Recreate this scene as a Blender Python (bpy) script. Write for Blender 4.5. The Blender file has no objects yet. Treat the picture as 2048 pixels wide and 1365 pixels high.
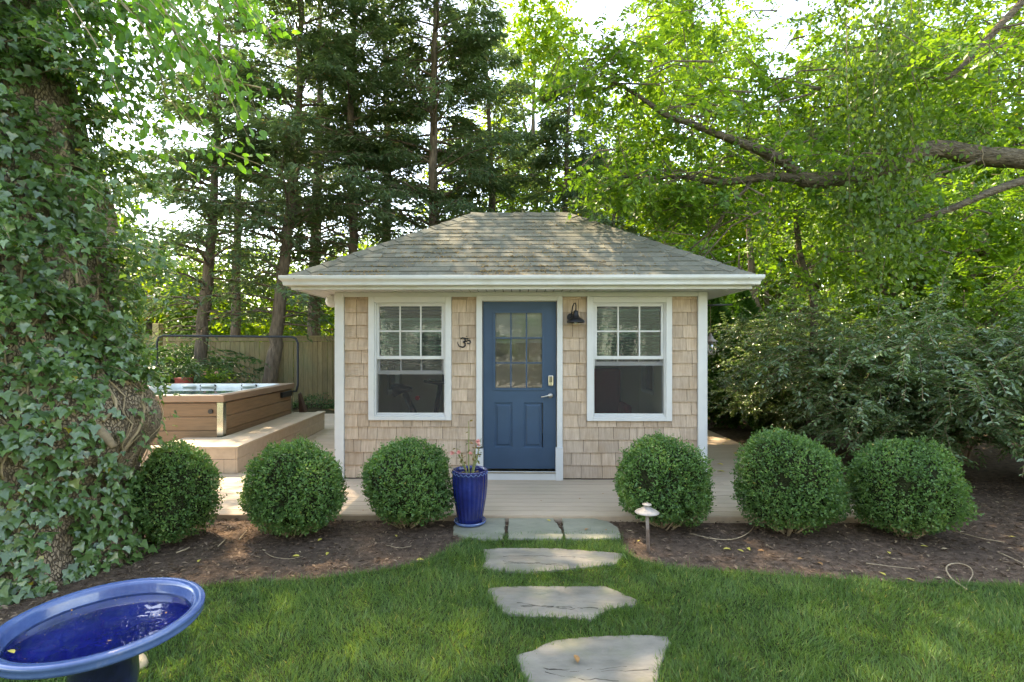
import bpy, math, random
import numpy as np
from mathutils import Vector, Matrix
sc = bpy.context.scene
COL = sc.collection
# ---------------------------------------------------------------- camera, light, exposure
F = 1040.0                     # focal length in photo pixels (2048 wide)
YAW = math.atan(16 / F)
CAMZ = 1.61
cd = bpy.data.cameras.new("camera"); cam = bpy.data.objects.new("camera", cd); COL.objects.link(cam)
cam.location = (0, 0, CAMZ); cam.rotation_euler = (math.radians(90), 0, YAW)
cd.sensor_width = 36; cd.lens = F / 2048 * 36; cd.shift_y = 14.5 / 2048; cd.clip_start = 0.05; cd.clip_end = 400
sc.camera = cam
SUN_EL, SUN_AZ = 56.0, -38.0     # sun ahead of the camera, to the left
w = bpy.data.worlds.new("World"); sc.world = w; w.use_nodes = True
nt = w.node_tree; sky = nt.nodes.new("ShaderNodeTexSky"); sky.sky_type = 'NISHITA'; sky.sun_disc = False
sky.sun_elevation = math.radians(SUN_EL); sky.sun_rotation = math.radians(SUN_AZ)
sky.air_density = 1.0; sky.dust_density = 0.6; sky.ozone_density = 1.0
bg = nt.nodes["Background"]; bg.inputs[1].default_value = 0.15
nt.links.new(sky.outputs[0], bg.inputs[0])
sd = bpy.data.lights.new("sun", 'SUN'); sun = bpy.data.objects.new("sun", sd); COL.objects.link(sun)
sd.energy = 2.0; sd.angle = math.radians(0.6); sd.color = (1.0, 0.94, 0.84)
_e, _a = math.radians(SUN_EL), math.radians(SUN_AZ)
sdir = Vector((math.sin(_a) * math.cos(_e), math.cos(_a) * math.cos(_e), math.sin(_e)))
sun.rotation_euler = sdir.to_track_quat('Z', 'Y').to_euler()
sc.view_settings.view_transform = 'Standard'; sc.view_settings.look = 'None'
sc.view_settings.exposure = 2.9; sc.view_settings.gamma = 1.0
sc.view_settings.use_white_balance = True; sc.view_settings.white_balance_temperature = 9000; sc.view_settings.white_balance_tint = 12
sc.cycles.use_denoising = True
sc.cycles.max_bounces = 8; sc.cycles.diffuse_bounces = 4; sc.cycles.glossy_bounces = 3
sc.cycles.transmission_bounces = 6; sc.cycles.transparent_max_bounces = 12
sc.cycles.use_adaptive_sampling = True; sc.cycles.adaptive_threshold = 0.02
sc.cycles.caustics_reflective = False; sc.cycles.caustics_refractive = False

# ---------------------------------------------------------------- helpers
RN = random.Random(11); NR = np.random.default_rng(11)
GZ = -0.05                      # ground level; the deck top is z = 0
def Wp(px, py, Y):              # photo pixel + distance -> point in the place
    a = (px - 1024) / F; b = -(py - 697) / F
    dx = a * math.cos(YAW) - math.sin(YAW); dy = math.cos(YAW) + a * math.sin(YAW)
    t = Y / dy
    return Vector((dx * t, Y, CAMZ + b * t))
def Gp(px, py, z=GZ):
    a = (px - 1024) / F; b = -(py - 697) / F
    dx = a * math.cos(YAW) - math.sin(YAW); dy = math.cos(YAW) + a * math.sin(YAW)
    t = (z - CAMZ) / b
    return Vector((dx * t, dy * t, z))
WL = {}
def link(o, parent=None, world=(0, 0, 0)):
    COL.objects.link(o); WL[o.name] = Vector(world); o.location = world
    if parent is not None:
        o.parent = parent; o.matrix_parent_inverse = Matrix.Translation(-WL[parent.name])
    return o
def props(o, label=None, cat=None, group=None, kind=None):
    if label: o['label'] = label
    if cat: o['category'] = cat
    if group: o['group'] = group
    if kind: o['kind'] = kind
    return o
def thing(name, loc, label, cat, group=None):
    o = bpy.data.objects.new(name, None); o.empty_display_size = 0.1
    link(o, None, loc); return props(o, label, cat, group)
class MB:
    def __init__(s): s.v = []; s.f = []
    def add(s, vs, fs):
        n = len(s.v); s.v += [tuple(p) for p in vs]; s.f += [tuple(i + n for i in f) for f in fs]; return s
    def box(s, x0, x1, y0, y1, z0, z1):
        return s.add([(x0,y0,z0),(x1,y0,z0),(x1,y1,z0),(x0,y1,z0),(x0,y0,z1),(x1,y0,z1),(x1,y1,z1),(x0,y1,z1)],
                     [(0,3,2,1),(4,5,6,7),(0,1,5,4),(1,2,6,5),(2,3,7,6),(3,0,4,7)])
    def frame(s, x0, x1, z0, z1, y0, y1, l, r=None, b=None, t=None):   # picture frame of four butted boards
        r = l if r is None else r; b = l if b is None else b; t = l if t is None else t
        s.box(x0, x0+l, y0, y1, z0, z1); s.box(x1-r, x1, y0, y1, z0, z1)
        s.box(x0+l, x1-r, y0+.0005, y1, z1-t, z1); s.box(x0+l, x1-r, y0+.0005, y1, z0, z0+b); return s
    def tube(s, pts, rad, n=8, cap=True, rough=0, rnd=None):
        pts = [Vector(p) for p in pts]; k = len(pts)
        if not hasattr(rad, '__len__'): rad = [rad] * k
        base = len(s.v); ref = None
        for i, p in enumerate(pts):
            d = (pts[min(i+1, k-1)] - pts[max(i-1, 0)])
            if d.length < 1e-9: d = Vector((0, 0, 1))
            d.normalize()
            if ref is None: ref = d.orthogonal().normalized()
            ref = ref - d * ref.dot(d)
            if ref.length < 1e-6: ref = d.orthogonal()
            ref.normalize(); q = d.cross(ref)
            for j in range(n):
                a = 2 * math.pi * j / n
                r = rad[i] * (1 + (rough * (RN.random() - .5) if rough else 0))
                s.v.append(tuple(p + (ref * math.cos(a) + q * math.sin(a)) * r))
        for i in range(k - 1):
            for j in range(n):
                a = base + i*n + j; b = base + i*n + (j+1) % n
                s.f.append((a, b, b + n, a + n))
        if cap:
            s.f.append(tuple(base + j for j in reversed(range(n))))
            s.f.append(tuple(base + (k-1)*n + j for j in range(n)))
        return s
    def lathe(s, prof, n=24, c=(0, 0, 0), rfun=None):
        base = len(s.v); k = len(prof)
        for i, (r, z) in enumerate(prof):
            for j in range(n):
                a = 2*math.pi*j/n; rr = r * (rfun(i, a) if rfun else 1)
                s.v.append((c[0] + rr*math.cos(a), c[1] + rr*math.sin(a), c[2] + z))
        for i in range(k-1):
            for j in range(n):
                a = base + i*n + j; b = base + i*n + (j+1) % n
                s.f.append((a, b, b+n, a+n))
        return s
    def prism(s, poly, z0, z1):
        n = len(poly)
        return s.add([(p[0], p[1], z0) for p in poly] + [(p[0], p[1], z1) for p in poly],
                     [tuple(reversed(range(n))), tuple(range(n, 2*n))] + [(i, (i+1) % n, (i+1) % n + n, i + n) for i in range(n)])
    def xform(s, M): s.v = [tuple(M @ Vector(p)) for p in s.v]; return s
    def build(s, name, mat, parent=None, bevel=0, smooth=False, kind=None, label=None, world=(0, 0, 0)):
        me = bpy.data.meshes.new(name); me.from_pydata(s.v, [], s.f); me.update()
        if mat: me.materials.append(mat)
        if smooth: me.polygons.foreach_set('use_smooth', [True]*len(me.polygons))
        o = bpy.data.objects.new(name, me); link(o, parent, world)
        if bevel:
            m = o.modifiers.new('bevel', 'BEVEL'); m.width = bevel; m.segments = 2; m.limit_method = 'ANGLE'
        if kind: o['kind'] = kind
        if label: o['label'] = label
        return o
def bx(name, mat, parent, x0, x1, y0, y1, z0, z1, bevel=0, **k):
    return MB().box(x0, x1, y0, y1, z0, z1).build(name, mat, parent, bevel, **k)
def inst(name, me, parent, loc, scale=(1,1,1), rot=(0,0,0)):
    o = bpy.data.objects.new(name, me); link(o, parent, loc); o.scale = scale; o.rotation_euler = rot; return o
def unit_box(name, mat):        # box with its min corner at the origin
    me = bpy.data.meshes.new(name); m = MB().box(0, 1, 0, 1, 0, 1); me.from_pydata(m.v, [], m.f); me.materials.append(mat); return me

# leaf templates: u along, v across, w along the leaf normal
T_RH = (np.array([(0,0,0),(.42,-.5,.07),(1,0,-.1),(.42,.5,.07)]), [(0,1,2),(0,2,3)])
T_OV = (np.array([(0,0,0),(.25,-.46,.06),(.65,-.4,.05),(1,0,-.14),(.65,.4,.05),(.25,.46,.06)]), [(0,1,2),(0,2,3),(0,3,4),(0,4,5)])
T_IV = (np.array([(.36,0,-.02),(.1,0,0),(-.04,-.26,.03),(.2,-.56,-.05),(.45,-.3,.05),(1,0,-.12),(.45,.3,.05),(.2,.56,-.05),(-.04,.26,.03)]),
        [(0,1,2),(0,2,3),(0,3,4),(0,4,5),(0,5,6),(0,6,7),(0,7,8),(0,8,1)])
T_BL = (np.array([(0,-.5,0),(0,.5,0),(.55,-.38,.05),(.55,.38,.05),(1,0,-.12)]), [(0,1,3,2),(2,3,4)])
def nrm(a): return a / np.maximum(np.linalg.norm(a, axis=1, keepdims=True), 1e-9)
def leaf_verts(P, D, N, L, Wd, T):
    D = nrm(D); S = nrm(np.cross(N, D)); N2 = np.cross(D, S); t = T[0]
    L = np.broadcast_to(L, (len(P),))[:, None, None]; Wd = np.broadcast_to(Wd, (len(P),))[:, None, None]
    return P[:, None, :] + L * t[None, :, 0:1] * D[:, None, :] + Wd * t[None, :, 1:2] * S[:, None, :] + L * t[None, :, 2:3] * N2[:, None, :]
def np_mesh(name, V, T, mat, rnd=None):
    n, k, _ = V.shape; fs = T[1]; me = bpy.data.meshes.new(name)
    loops = np.concatenate([np.array(f) for f in fs]); sizes = np.array([len(f) for f in fs])
    allv = (np.arange(n)[:, None] * k + loops[None, :]).ravel().astype(np.int32)
    starts = (np.arange(n)[:, None] * sizes.sum() + np.concatenate([[0], np.cumsum(sizes)[:-1]])[None, :]).ravel().astype(np.int32)
    me.vertices.add(n * k); me.vertices.foreach_set('co', V.astype(np.float32).ravel())
    me.loops.add(len(allv)); me.loops.foreach_set('vertex_index', allv)
    me.polygons.add(len(starts)); me.polygons.foreach_set('loop_start', starts)
    me.update(calc_edges=True); me.validate()
    r = NR.random(n) if rnd is None else rnd
    at = me.attributes.new('rnd', 'FLOAT', 'POINT'); at.data.foreach_set('value', np.repeat(r, k).astype(np.float32))
    me.materials.append(mat); return me
def leaves(name, P, D, N, L, Wd, T, mat, parent=None, kind=None, rnd=None):
    me = np_mesh(name, leaf_verts(P, D, N, L, Wd, T), T, mat, rnd)
    o = bpy.data.objects.new(name, me); link(o, parent)
    if kind: o['kind'] = kind
    return o
def rdir(n): return nrm(NR.normal(size=(n, 3)))
_K = [(rdir(6), NR.random(6) * 6.28) for _ in range(3)]
def pn(P, f=1.0, o=0):           # cheap smooth noise, about -1..1
    P = np.asarray(P) * f; s = 0
    for i in range(6):
        d = _K[o % 3][0][i]; s = s + np.sin((P @ d) * (1 + .37 * i) + _K[o % 3][1][i] + 1.7 * np.sin((P @ d[[1, 2, 0]]) * .8))
    return s / 3.2
def in_poly(x, y, poly):
    c = np.zeros(len(x), bool); n = len(poly)
    for i in range(n):
        x0, y0 = poly[i][0], poly[i][1]; x1, y1 = poly[(i+1) % n][0], poly[(i+1) % n][1]
        m = ((y0 > y) != (y1 > y)) & (x < (x1-x0) * (y-y0) / ((y1-y0) or 1e-9) + x0); c ^= m
    return c

# ---------------------------------------------------------------- materials
def mk(name):
    m = bpy.data.materials.new(name); m.use_nodes = True; return m, m.node_tree.nodes, m.node_tree.links, m.node_tree.nodes["Principled BSDF"]
def surf(name, c, var=.15, rough=.6, scale=6, st=(1,1,1), bump=.15, bsc=None, dist=.004, spec=.4, metal=0, piece=.0, c2=None, coat=0, loc=False, rv=0.0, stain=None):
    m, N, L, P = mk(name)
    if loc: tc = N.new("ShaderNodeTexCoord"); src = tc.outputs['Object']
    else: tc = N.new("ShaderNodeNewGeometry"); src = tc.outputs['Position']
    oi = N.new("ShaderNodeObjectInfo")
    ma = N.new("ShaderNodeVectorMath"); ma.operation = 'MULTIPLY_ADD'; L.new(src, ma.inputs[0]); ma.inputs[1].default_value = st
    mu = N.new("ShaderNodeMath"); mu.operation = 'MULTIPLY'; L.new(oi.outputs['Random'], mu.inputs[0]); mu.inputs[1].default_value = 41 if piece else 0
    L.new(mu.outputs[0], ma.inputs[2])
    n1 = N.new("ShaderNodeTexNoise"); n1.inputs['Scale'].default_value = scale; n1.inputs['Detail'].default_value = 7; n1.inputs['Roughness'].default_value = .62
    L.new(ma.outputs[0], n1.inputs['Vector'])
    c2 = c2 or tuple(min(1, x * (1 + var)) for x in c); c1 = tuple(x * (1 - var) for x in c)
    cr = N.new("ShaderNodeValToRGB"); cr.color_ramp.elements[0].position = .32; cr.color_ramp.elements[1].position = .68
    cr.color_ramp.elements[0].color = (*c1, 1); cr.color_ramp.elements[1].color = (*c2, 1)
    L.new(n1.outputs['Fac'], cr.inputs[0]); out = cr.outputs[0]
    if piece:
        mr = N.new("ShaderNodeMapRange"); mr.inputs[3].default_value = 1 - piece; mr.inputs[4].default_value = 1 + piece; L.new(oi.outputs['Random'], mr.inputs[0])
        vm = N.new("ShaderNodeVectorMath"); vm.operation = 'SCALE'; L.new(out, vm.inputs[0]); L.new(mr.outputs[0], vm.inputs['Scale']); out = vm.outputs[0]
    if stain:                                     # large soft patches of another colour (dirt, algae)
        n3 = N.new("ShaderNodeTexNoise"); n3.inputs['Scale'].default_value = stain[1]; n3.inputs['Detail'].default_value = 5; L.new(src, n3.inputs['Vector'])
        r3 = N.new("ShaderNodeMapRange"); r3.inputs[1].default_value = .5; r3.inputs[2].default_value = .75; r3.inputs[4].default_value = stain[2]; L.new(n3.outputs['Fac'], r3.inputs[0])
        mx = N.new("ShaderNodeMix"); mx.data_type = 'RGBA'; L.new(r3.outputs[0], mx.inputs[0]); L.new(out, mx.inputs[6]); mx.inputs[7].default_value = (*stain[0], 1); out = mx.outputs[2]
    L.new(out, P.inputs['Base Color'])
    if rv:
        r2 = N.new("ShaderNodeMapRange"); r2.inputs[3].default_value = rough - rv; r2.inputs[4].default_value = rough + rv; L.new(n1.outputs['Fac'], r2.inputs[0]); L.new(r2.outputs[0], P.inputs['Roughness'])
    else: P.inputs['Roughness'].default_value = rough
    P.inputs['Specular IOR Level'].default_value = spec; P.inputs['Metallic'].default_value = metal; P.inputs['Coat Weight'].default_value = coat
    if bump:
        n2 = N.new("ShaderNodeTexNoise"); n2.inputs['Scale'].default_value = bsc or scale * 3; n2.inputs['Detail'].default_value = 6; L.new(ma.outputs[0], n2.inputs['Vector'])
        b = N.new("ShaderNodeBump"); b.inputs['Strength'].default_value = bump; b.inputs['Distance'].default_value = dist
        L.new(n2.outputs['Fac'], b.inputs['Height']); L.new(b.outputs[0], P.inputs['Normal'])
    return m
def leafm(name, ca, cb, tr=.45, trc=None, rough=.45, spec=.4, cc=None):
    m, N, L, P = mk(name)
    at = N.new("ShaderNodeAttribute"); at.attribute_name = 'rnd'
    cr = N.new("ShaderNodeValToRGB"); e = cr.color_ramp.elements; e[0].color = (*ca, 1); e[1].color = (*cb, 1); e[1].position = .93
    if cc: x = e.new(.985); x.color = (*cc, 1); e[1].position = .93
    L.new(at.outputs['Fac'], cr.inputs[0]); L.new(cr.outputs[0], P.inputs['Base Color'])
    P.inputs['Roughness'].default_value = rough; P.inputs['Specular IOR Level'].default_value = spec
    t = N.new("ShaderNodeBsdfTranslucent"); mx = N.new("ShaderNodeMix"); mx.data_type = 'RGBA'; mx.blend_type = 'MULTIPLY'; mx.inputs[0].default_value = 1
    L.new(cr.outputs[0], mx.inputs[6]); mx.inputs[7].default_value = (*(trc or (2.6, 2.2, .9)), 1); L.new(mx.outputs[2], t.inputs[0])
    ms = N.new("ShaderNodeMixShader"); ms.inputs[0].default_value = tr; L.new(P.outputs[0], ms.inputs[1]); L.new(t.outputs[0], ms.inputs[2])
    L.new(ms.outputs[0], N["Material Output"].inputs[0]); return m
def glassm(name, tint=(.9,.95,.93), rough=0.0, refl=1.5):
    m, N, L, P = mk(name)                         # thin pane: part reflection, the rest straight through
    g = N.new("ShaderNodeBsdfGlossy"); g.inputs['Roughness'].default_value = rough; g.inputs[0].default_value = (1,1,1,1)
    t = N.new("ShaderNodeBsdfTransparent"); t.inputs[0].default_value = (*tint, 1)
    f = N.new("ShaderNodeFresnel"); f.inputs[0].default_value = refl
    n = N.new("ShaderNodeTexNoise"); n.inputs['Scale'].default_value = 2.5; b = N.new("ShaderNodeBump"); b.inputs['Strength'].default_value = .08; b.inputs['Distance'].default_value = .02
    L.new(n.outputs['Fac'], b.inputs['Height']); L.new(b.outputs[0], g.inputs['Normal'])
    ms = N.new("ShaderNodeMixShader"); L.new(f.outputs[0], ms.inputs[0]); L.new(t.outputs[0], ms.inputs[1]); L.new(g.outputs[0], ms.inputs[2])
    L.new(ms.outputs[0], N["Material Output"].inputs[0]); return m
M = {}
M['white'] = surf('white_vinyl', (.60,.60,.585), .04, .38, 3, bump=.04, stain=((.6,.58,.5), 2.2, .35))
M['gutter'] = surf('gutter_white', (.60,.595,.565), .05, .35, 4, (1,4,4), bump=.05, stain=((.45,.42,.34), 5, .5))
M['navy'] = surf('navy_paint', (.034,.073,.125), .08, .42, 4, bump=.05, bsc=60, dist=.002)
M['felt'] = surf('felt_paper', (.05,.035,.025), .1, .9, 5, bump=0)
M['cedar'] = surf('cedar_shingle', (.47,.345,.25), .15, .85, 5, (9,3,1.1), .5, 9, .004, .2, piece=.15, c2=(.55,.42,.315), stain=((.40,.26,.15), 3.5, .4))
M['asphalt'] = surf('asphalt_shingle', (.15,.145,.115), .13, .95, 30, bump=.6, bsc=160, dist=.004, spec=.15, piece=.2, stain=((.12,.12,.09), 1.6, .6))
M['deck'] = surf('composite_board', (.47,.365,.265), .1, .62, 4, (1,14,1), .25, 9, .002, .3, piece=.07, stain=((.33,.29,.2), 1.3, .45))
M['step'] = surf('step_board', (.42,.315,.225), .09, .6, 4, (3,3,3), .2, 30, .002, .3, piece=.05, stain=((.28,.22,.15), 1.3, .3))
M['tubwood'] = surf('tub_cladding', (.20,.115,.06), .2, .5, 3, (1.2,1.2,14), .25, 9, .002, .4, piece=.08)
M['tubrim'] = surf('tub_rim', (.25,.155,.10), .1, .4, 4, bump=.1, piece=.04)
M['shell'] = surf('tub_shell', (.62,.66,.64), .12, .25, 3, bump=.05, spec=.5)
M['steel'] = surf('brushed_steel', (.6,.6,.56), .1, .2, 3, (1,1,20), .1, metal=1)
M['black'] = surf('black_metal', (.012,.012,.014), .2, .4, 8, bump=.05)
M['foam'] = surf('black_foam', (.02,.024,.028), .2, .75, 30, bump=.3)
M['fence'] = surf('fence_board', (.26,.20,.105), .22, .85, 4, (8,8,.8), .5, 10, .005, .2, piece=.15, stain=((.2,.22,.12), 1.2, .6))
M['bark'] = surf('dark_bark', (.15,.115,.085), .4, .95, 7, (2.2,2.2,.5), 1, 12, .04, .1)
M['branch'] = surf('limb_bark', (.13,.105,.075), .5, .95, 9, (.5,2.4,2.4), 1, 16, .06, .1)
M['twig'] = surf('twig', (.22,.16,.10), .3, .9, 20, bump=.2)
M['stem'] = surf('pale_stem', (.36,.27,.17), .3, .85, 15, bump=.4)
M['mulch'] = surf('mulch_ground', (.135,.092,.066), .45, .97, 16, bump=1, bsc=60, dist=.03, spec=.1, stain=((.05,.035,.025), .9, .6))
M['chip'] = leafm('mulch_chip', (.06,.036,.024), (.27,.185,.125), 0, rough=.9, spec=.1, cc=(.42,.32,.2))
M['forest'] = surf('forest_floor', (.045,.042,.022), .5, .98, 1.5, bump=1, bsc=8, dist=.05, spec=.1)
M['soil'] = surf('lawn_soil', (.035,.05,.015), .4, .98, 9, bump=1, bsc=40, dist=.02, spec=.1)
M['slate'] = surf('flagstone', (.20,.185,.15), .25, .8, 3, (1,2,1), .9, 9, .014, .25, piece=.08, c2=(.27,.243,.20), stain=((.16,.165,.10), 4.0, .7))
M['bluest'] = surf('bluestone', (.24,.235,.175), .16, .8, 3, (1,2,1), .8, 16, .006, .25, piece=.07, stain=((.16,.17,.12), 3.0, .6))
M['interior'] = surf('room_wall', (.66,.58,.48), .06, .9, 2, bump=0)
M['floorin'] = surf('room_floor', (.16,.10,.06), .2, .5, 3, (1,8,1), .1)
M['blind'] = surf('blind_slat', (.085,.105,.095), .05, .5, 3, bump=0)
M['shade'] = surf('roller_shade', (.72,.72,.66), .05, .8, 3, bump=0)
M['red'] = surf('red_fabric', (.30,.03,.03), .2, .9, 30, bump=.3)
M['redgloss'] = surf('red_plastic', (.6,.03,.02), .05, .3, 5, bump=0)
M['nickel'] = surf('satin_nickel', (.62,.58,.50), .05, .28, 5, bump=0, metal=1)
M['copper'] = surf('aged_copper', (.21,.13,.10), .3, .6, 12, bump=.4, spec=.4, c2=(.33,.28,.25), rv=.15)
M['lampgrey'] = surf('weathered_cap', (.27,.235,.21), .3, .5, 10, (1,1,1), .3, c2=(.42,.37,.33), spec=.5)
M['glass'] = glassm('window_glass', (.66,.80,.75), refl=1.85)
M['dglass'] = glassm('door_glass', (.82,.86,.84), refl=1.75)
def screen_mat():
    m, N, L, P = mk('insect_screen'); d = N.new("ShaderNodeBsdfDiffuse"); d.inputs[0].default_value = (.085,.083,.08,1)
    t = N.new("ShaderNodeBsdfTransparent"); ms = N.new("ShaderNodeMixShader"); ms.inputs[0].default_value = .24
    L.new(t.outputs[0], ms.inputs[1]); L.new(d.outputs[0], ms.inputs[2]); L.new(ms.outputs[0], N["Material Output"].inputs[0]); return m
M['screen'] = screen_mat()
def water_mat(name, tint, rough=.02, wave=.12, sc_=9):
    m, N, L, P = mk(name); P.inputs['Base Color'].default_value = (*tint, 1); P.inputs['Roughness'].default_value = rough
    P.inputs['Transmission Weight'].default_value = 1; P.inputs['IOR'].default_value = 1.33
    n = N.new("ShaderNodeTexNoise"); n.inputs['Scale'].default_value = sc_; b = N.new("ShaderNodeBump"); b.inputs['Strength'].default_value = wave; b.inputs['Distance'].default_value = .02
    L.new(n.outputs['Fac'], b.inputs['Height']); L.new(b.outputs[0], P.inputs['Normal']); return m
M['water'] = glassm('water_surface', (.75,.85,.9), refl=1.33)
M['tubwater'] = glassm('tub_water', (.72,.84,.82), refl=1.4)
def glaze(name, c1, c2, c3, sc_=5):
    m, N, L, P = mk(name); g = N.new("ShaderNodeNewGeometry"); n = N.new("ShaderNodeTexNoise"); n.inputs['Scale'].default_value = sc_; n.inputs['Detail'].default_value = 9; n.inputs['Roughness'].default_value = .7
    L.new(g.outputs['Position'], n.inputs['Vector']); cr = N.new("ShaderNodeValToRGB"); e = cr.color_ramp.elements
    e[0].position = .35; e[0].color = (*c1, 1); e[1].position = .6; e[1].color = (*c2, 1); x = e.new(.75); x.color = (*c3, 1)
    L.new(n.outputs['Fac'], cr.inputs[0]); L.new(cr.outputs[0], P.inputs['Base Color']); P.inputs['Roughness'].default_value = .22; P.inputs['Coat Weight'].default_value = .6; P.inputs['Coat Roughness'].default_value = .06
    b = N.new("ShaderNodeBump"); b.inputs['Strength'].default_value = .15; b.inputs['Distance'].default_value = .004; L.new(n.outputs['Fac'], b.inputs['Height']); L.new(b.outputs[0], P.inputs['Normal']); return m
M['glaze'] = glaze('blue_glaze', (.006,.010,.075), (.010,.022,.15), (.03,.06,.24))
M['bowlin'] = glaze('bowl_glaze', (.005,.010,.08), (.010,.022,.26), (.02,.05,.42), 4)
M['bowlrim'] = glaze('rim_glaze', (.04,.085,.24), (.07,.13,.30), (.19,.21,.32), 9)
M['foot'] = glaze('pedestal_glaze', (.006,.008,.02), (.01,.016,.06), (.03,.03,.05), 7)
M['soilpot'] = surf('pot_soil', (.05,.03,.02), .4, .95, 30, bump=1, dist=.02)
# foliage
M['box'] = leafm('box_leaf', (.035,.10,.028), (.125,.25,.07), .3, (1.6,1.6,.7), .42, .45, (.35,.30,.08))
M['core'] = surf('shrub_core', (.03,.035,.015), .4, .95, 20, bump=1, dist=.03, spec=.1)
M['ivy'] = leafm('ivy_leaf', (.045,.105,.032), (.15,.245,.085), .28, (2.2,2.4,.8), .27, 1.0, (.45,.36,.06))
M['ivy2'] = leafm('ivy_spray_leaf', (0.042,0.128,0.027), (0.135,0.285,0.060), .5, (2.6,2.6,.8), .36, .5)
M['conifer'] = leafm('conifer_spray', (.055,.10,.052), (.14,.20,.105), .35, (1.8,1.9,.9), .6, .3)
M['dead'] = leafm('dead_spray', (.16,.11,.06), (.30,.20,.12), .2, rough=.8, spec=.1)
M['lime'] = leafm('bright_leaf', (.055,.145,.016), (.165,.275,.034), .5, (2.3,1.9,.7), .45, .35, (.42,.36,.05))
M['green'] = leafm('green_leaf', (.048,.125,.022), (.13,.24,.045), .5, (2.4,2.1,.7), .42, .4)
M['vineleaf'] = leafm('vine_leaf', (.055,.11,.03), (.14,.22,.06), .45, (2.2,2.2,.7), .4, .45)
M['shrubleaf'] = leafm('glossy_shrub_leaf', (.06,.12,.052), (.20,.28,.15), .3, (1.8,1.9,.8), .24, 1.0)
M['laurel'] = leafm('laurel_leaf', (0.027,0.075,0.027), (0.075,0.165,0.053), .25, (1.8,1.9,.7), .35, .5)
M['arbor'] = leafm('arborvitae_spray', (0.026,0.085,0.018), (0.072,0.169,0.033), .3, (1.8,1.8,.6), .6, .3)
M['grass'] = leafm('grass_blade', (.055,.125,.035), (.16,.27,.085), .4, (1.6,1.5,.6), .45, .35, (.38,.36,.14))
M['yleaf'] = surf('fallen_yellow_leaf', (.52,.42,.08), .2, .6, 30, bump=.2)
M['bleaf'] = surf('fallen_brown_leaf', (.34,.17,.06), .3, .7, 30, bump=.2)
M['litter'] = leafm('roof_litter', (.15,.10,.05), (.36,.25,.11), .1, rough=.9, spec=.1)
M['pink'] = leafm('pink_petal', (.75,.30,.28), (.85,.48,.42), .3, (1,1,1), .6, .3)
# ================================================================ SETTING: ground, beds, lawn
LAWN_PX = [(398,1178),(450,1172),(520,1168),(600,1163),(680,1157),(740,1148),(800,1138),(850,1125),(890,1108),(915,1095),(945,1077),
           (1235,1074),(1243,1090),(1250,1108),(1285,1128),(1350,1139),(1420,1145),(1500,1150),(1600,1157),(1700,1163),(1800,1168),(1900,1172),(2048,1178)]
lawn = [Gp(x, y) for x, y in LAWN_PX]
for p in lawn: p.y += .03 * math.sin(p.x * 9) * .35
lawn_poly = [(p.x, p.y) for p in lawn]
lawn_poly = lawn_poly + [(9, lawn_poly[-1][1] - .15), (9, .4), (-6, .4), (-6, 2.2), (-3.2, 2.75), (-2.55, 3.0)]
g = MB().add([(-150,-60,GZ-.012),(150,-60,GZ-.012),(150,160,GZ-.012),(-150,160,GZ-.012)], [(0,1,2,3)]).build('ground', M['forest'], kind='structure')
mb = MB()                                          # mulch bed as an uneven sheet
nx, ny = 150, 76
for j in range(ny):
    for i in range(nx):
        x = -9 + 20 * i / (nx-1); y = 1.5 + 11 * j / (ny-1)
        z = GZ - .004 + .008 * math.sin(x*3.1 + y) * math.sin(y*4.2) + .004 * RN.random()
        if y > 4.7: z = min(z, GZ - .002)
        mb.v.append((x, y, z))
mb.f += [(j*nx+i, j*nx+i+1, (j+1)*nx+i+1, (j+1)*nx+i) for j in range(ny-1) for i in range(nx-1)]
mb.build('mulch_bed', M['mulch'], smooth=True, kind='structure')
me = MB(); me.prism(lawn_poly, GZ - .03, GZ + .012); me.build('lawn', M['soil'], kind='structure')
# bark chips on the bed
n = 60000
x = NR.uniform(-5.5, 8.5, n); y = 2.6 + 4.2 * NR.random(n) ** 1.25
keep = ~in_poly(x, y, lawn_poly) & ~((x > -8.5) & (x < 3.72) & (y > 5.0))
x, y = x[keep], y[keep]; n = len(x)
P = np.stack([x, y, GZ + .004 + .012 * NR.random(n)], 1)
a = NR.random(n) * 6.28; D = np.stack([np.cos(a), np.sin(a), NR.normal(0, .18, n)], 1)
N_ = nrm(np.stack([NR.normal(0, .35, n), NR.normal(0, .35, n), np.ones(n)], 1))
L = .012 + .05 * NR.random(n) ** 2.2
leaves('bark_chips', P, D, N_, L, L * NR.uniform(.15, .4, n), T_RH, M['chip'], kind='stuff', rnd=NR.random(n) ** 1.2)

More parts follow.
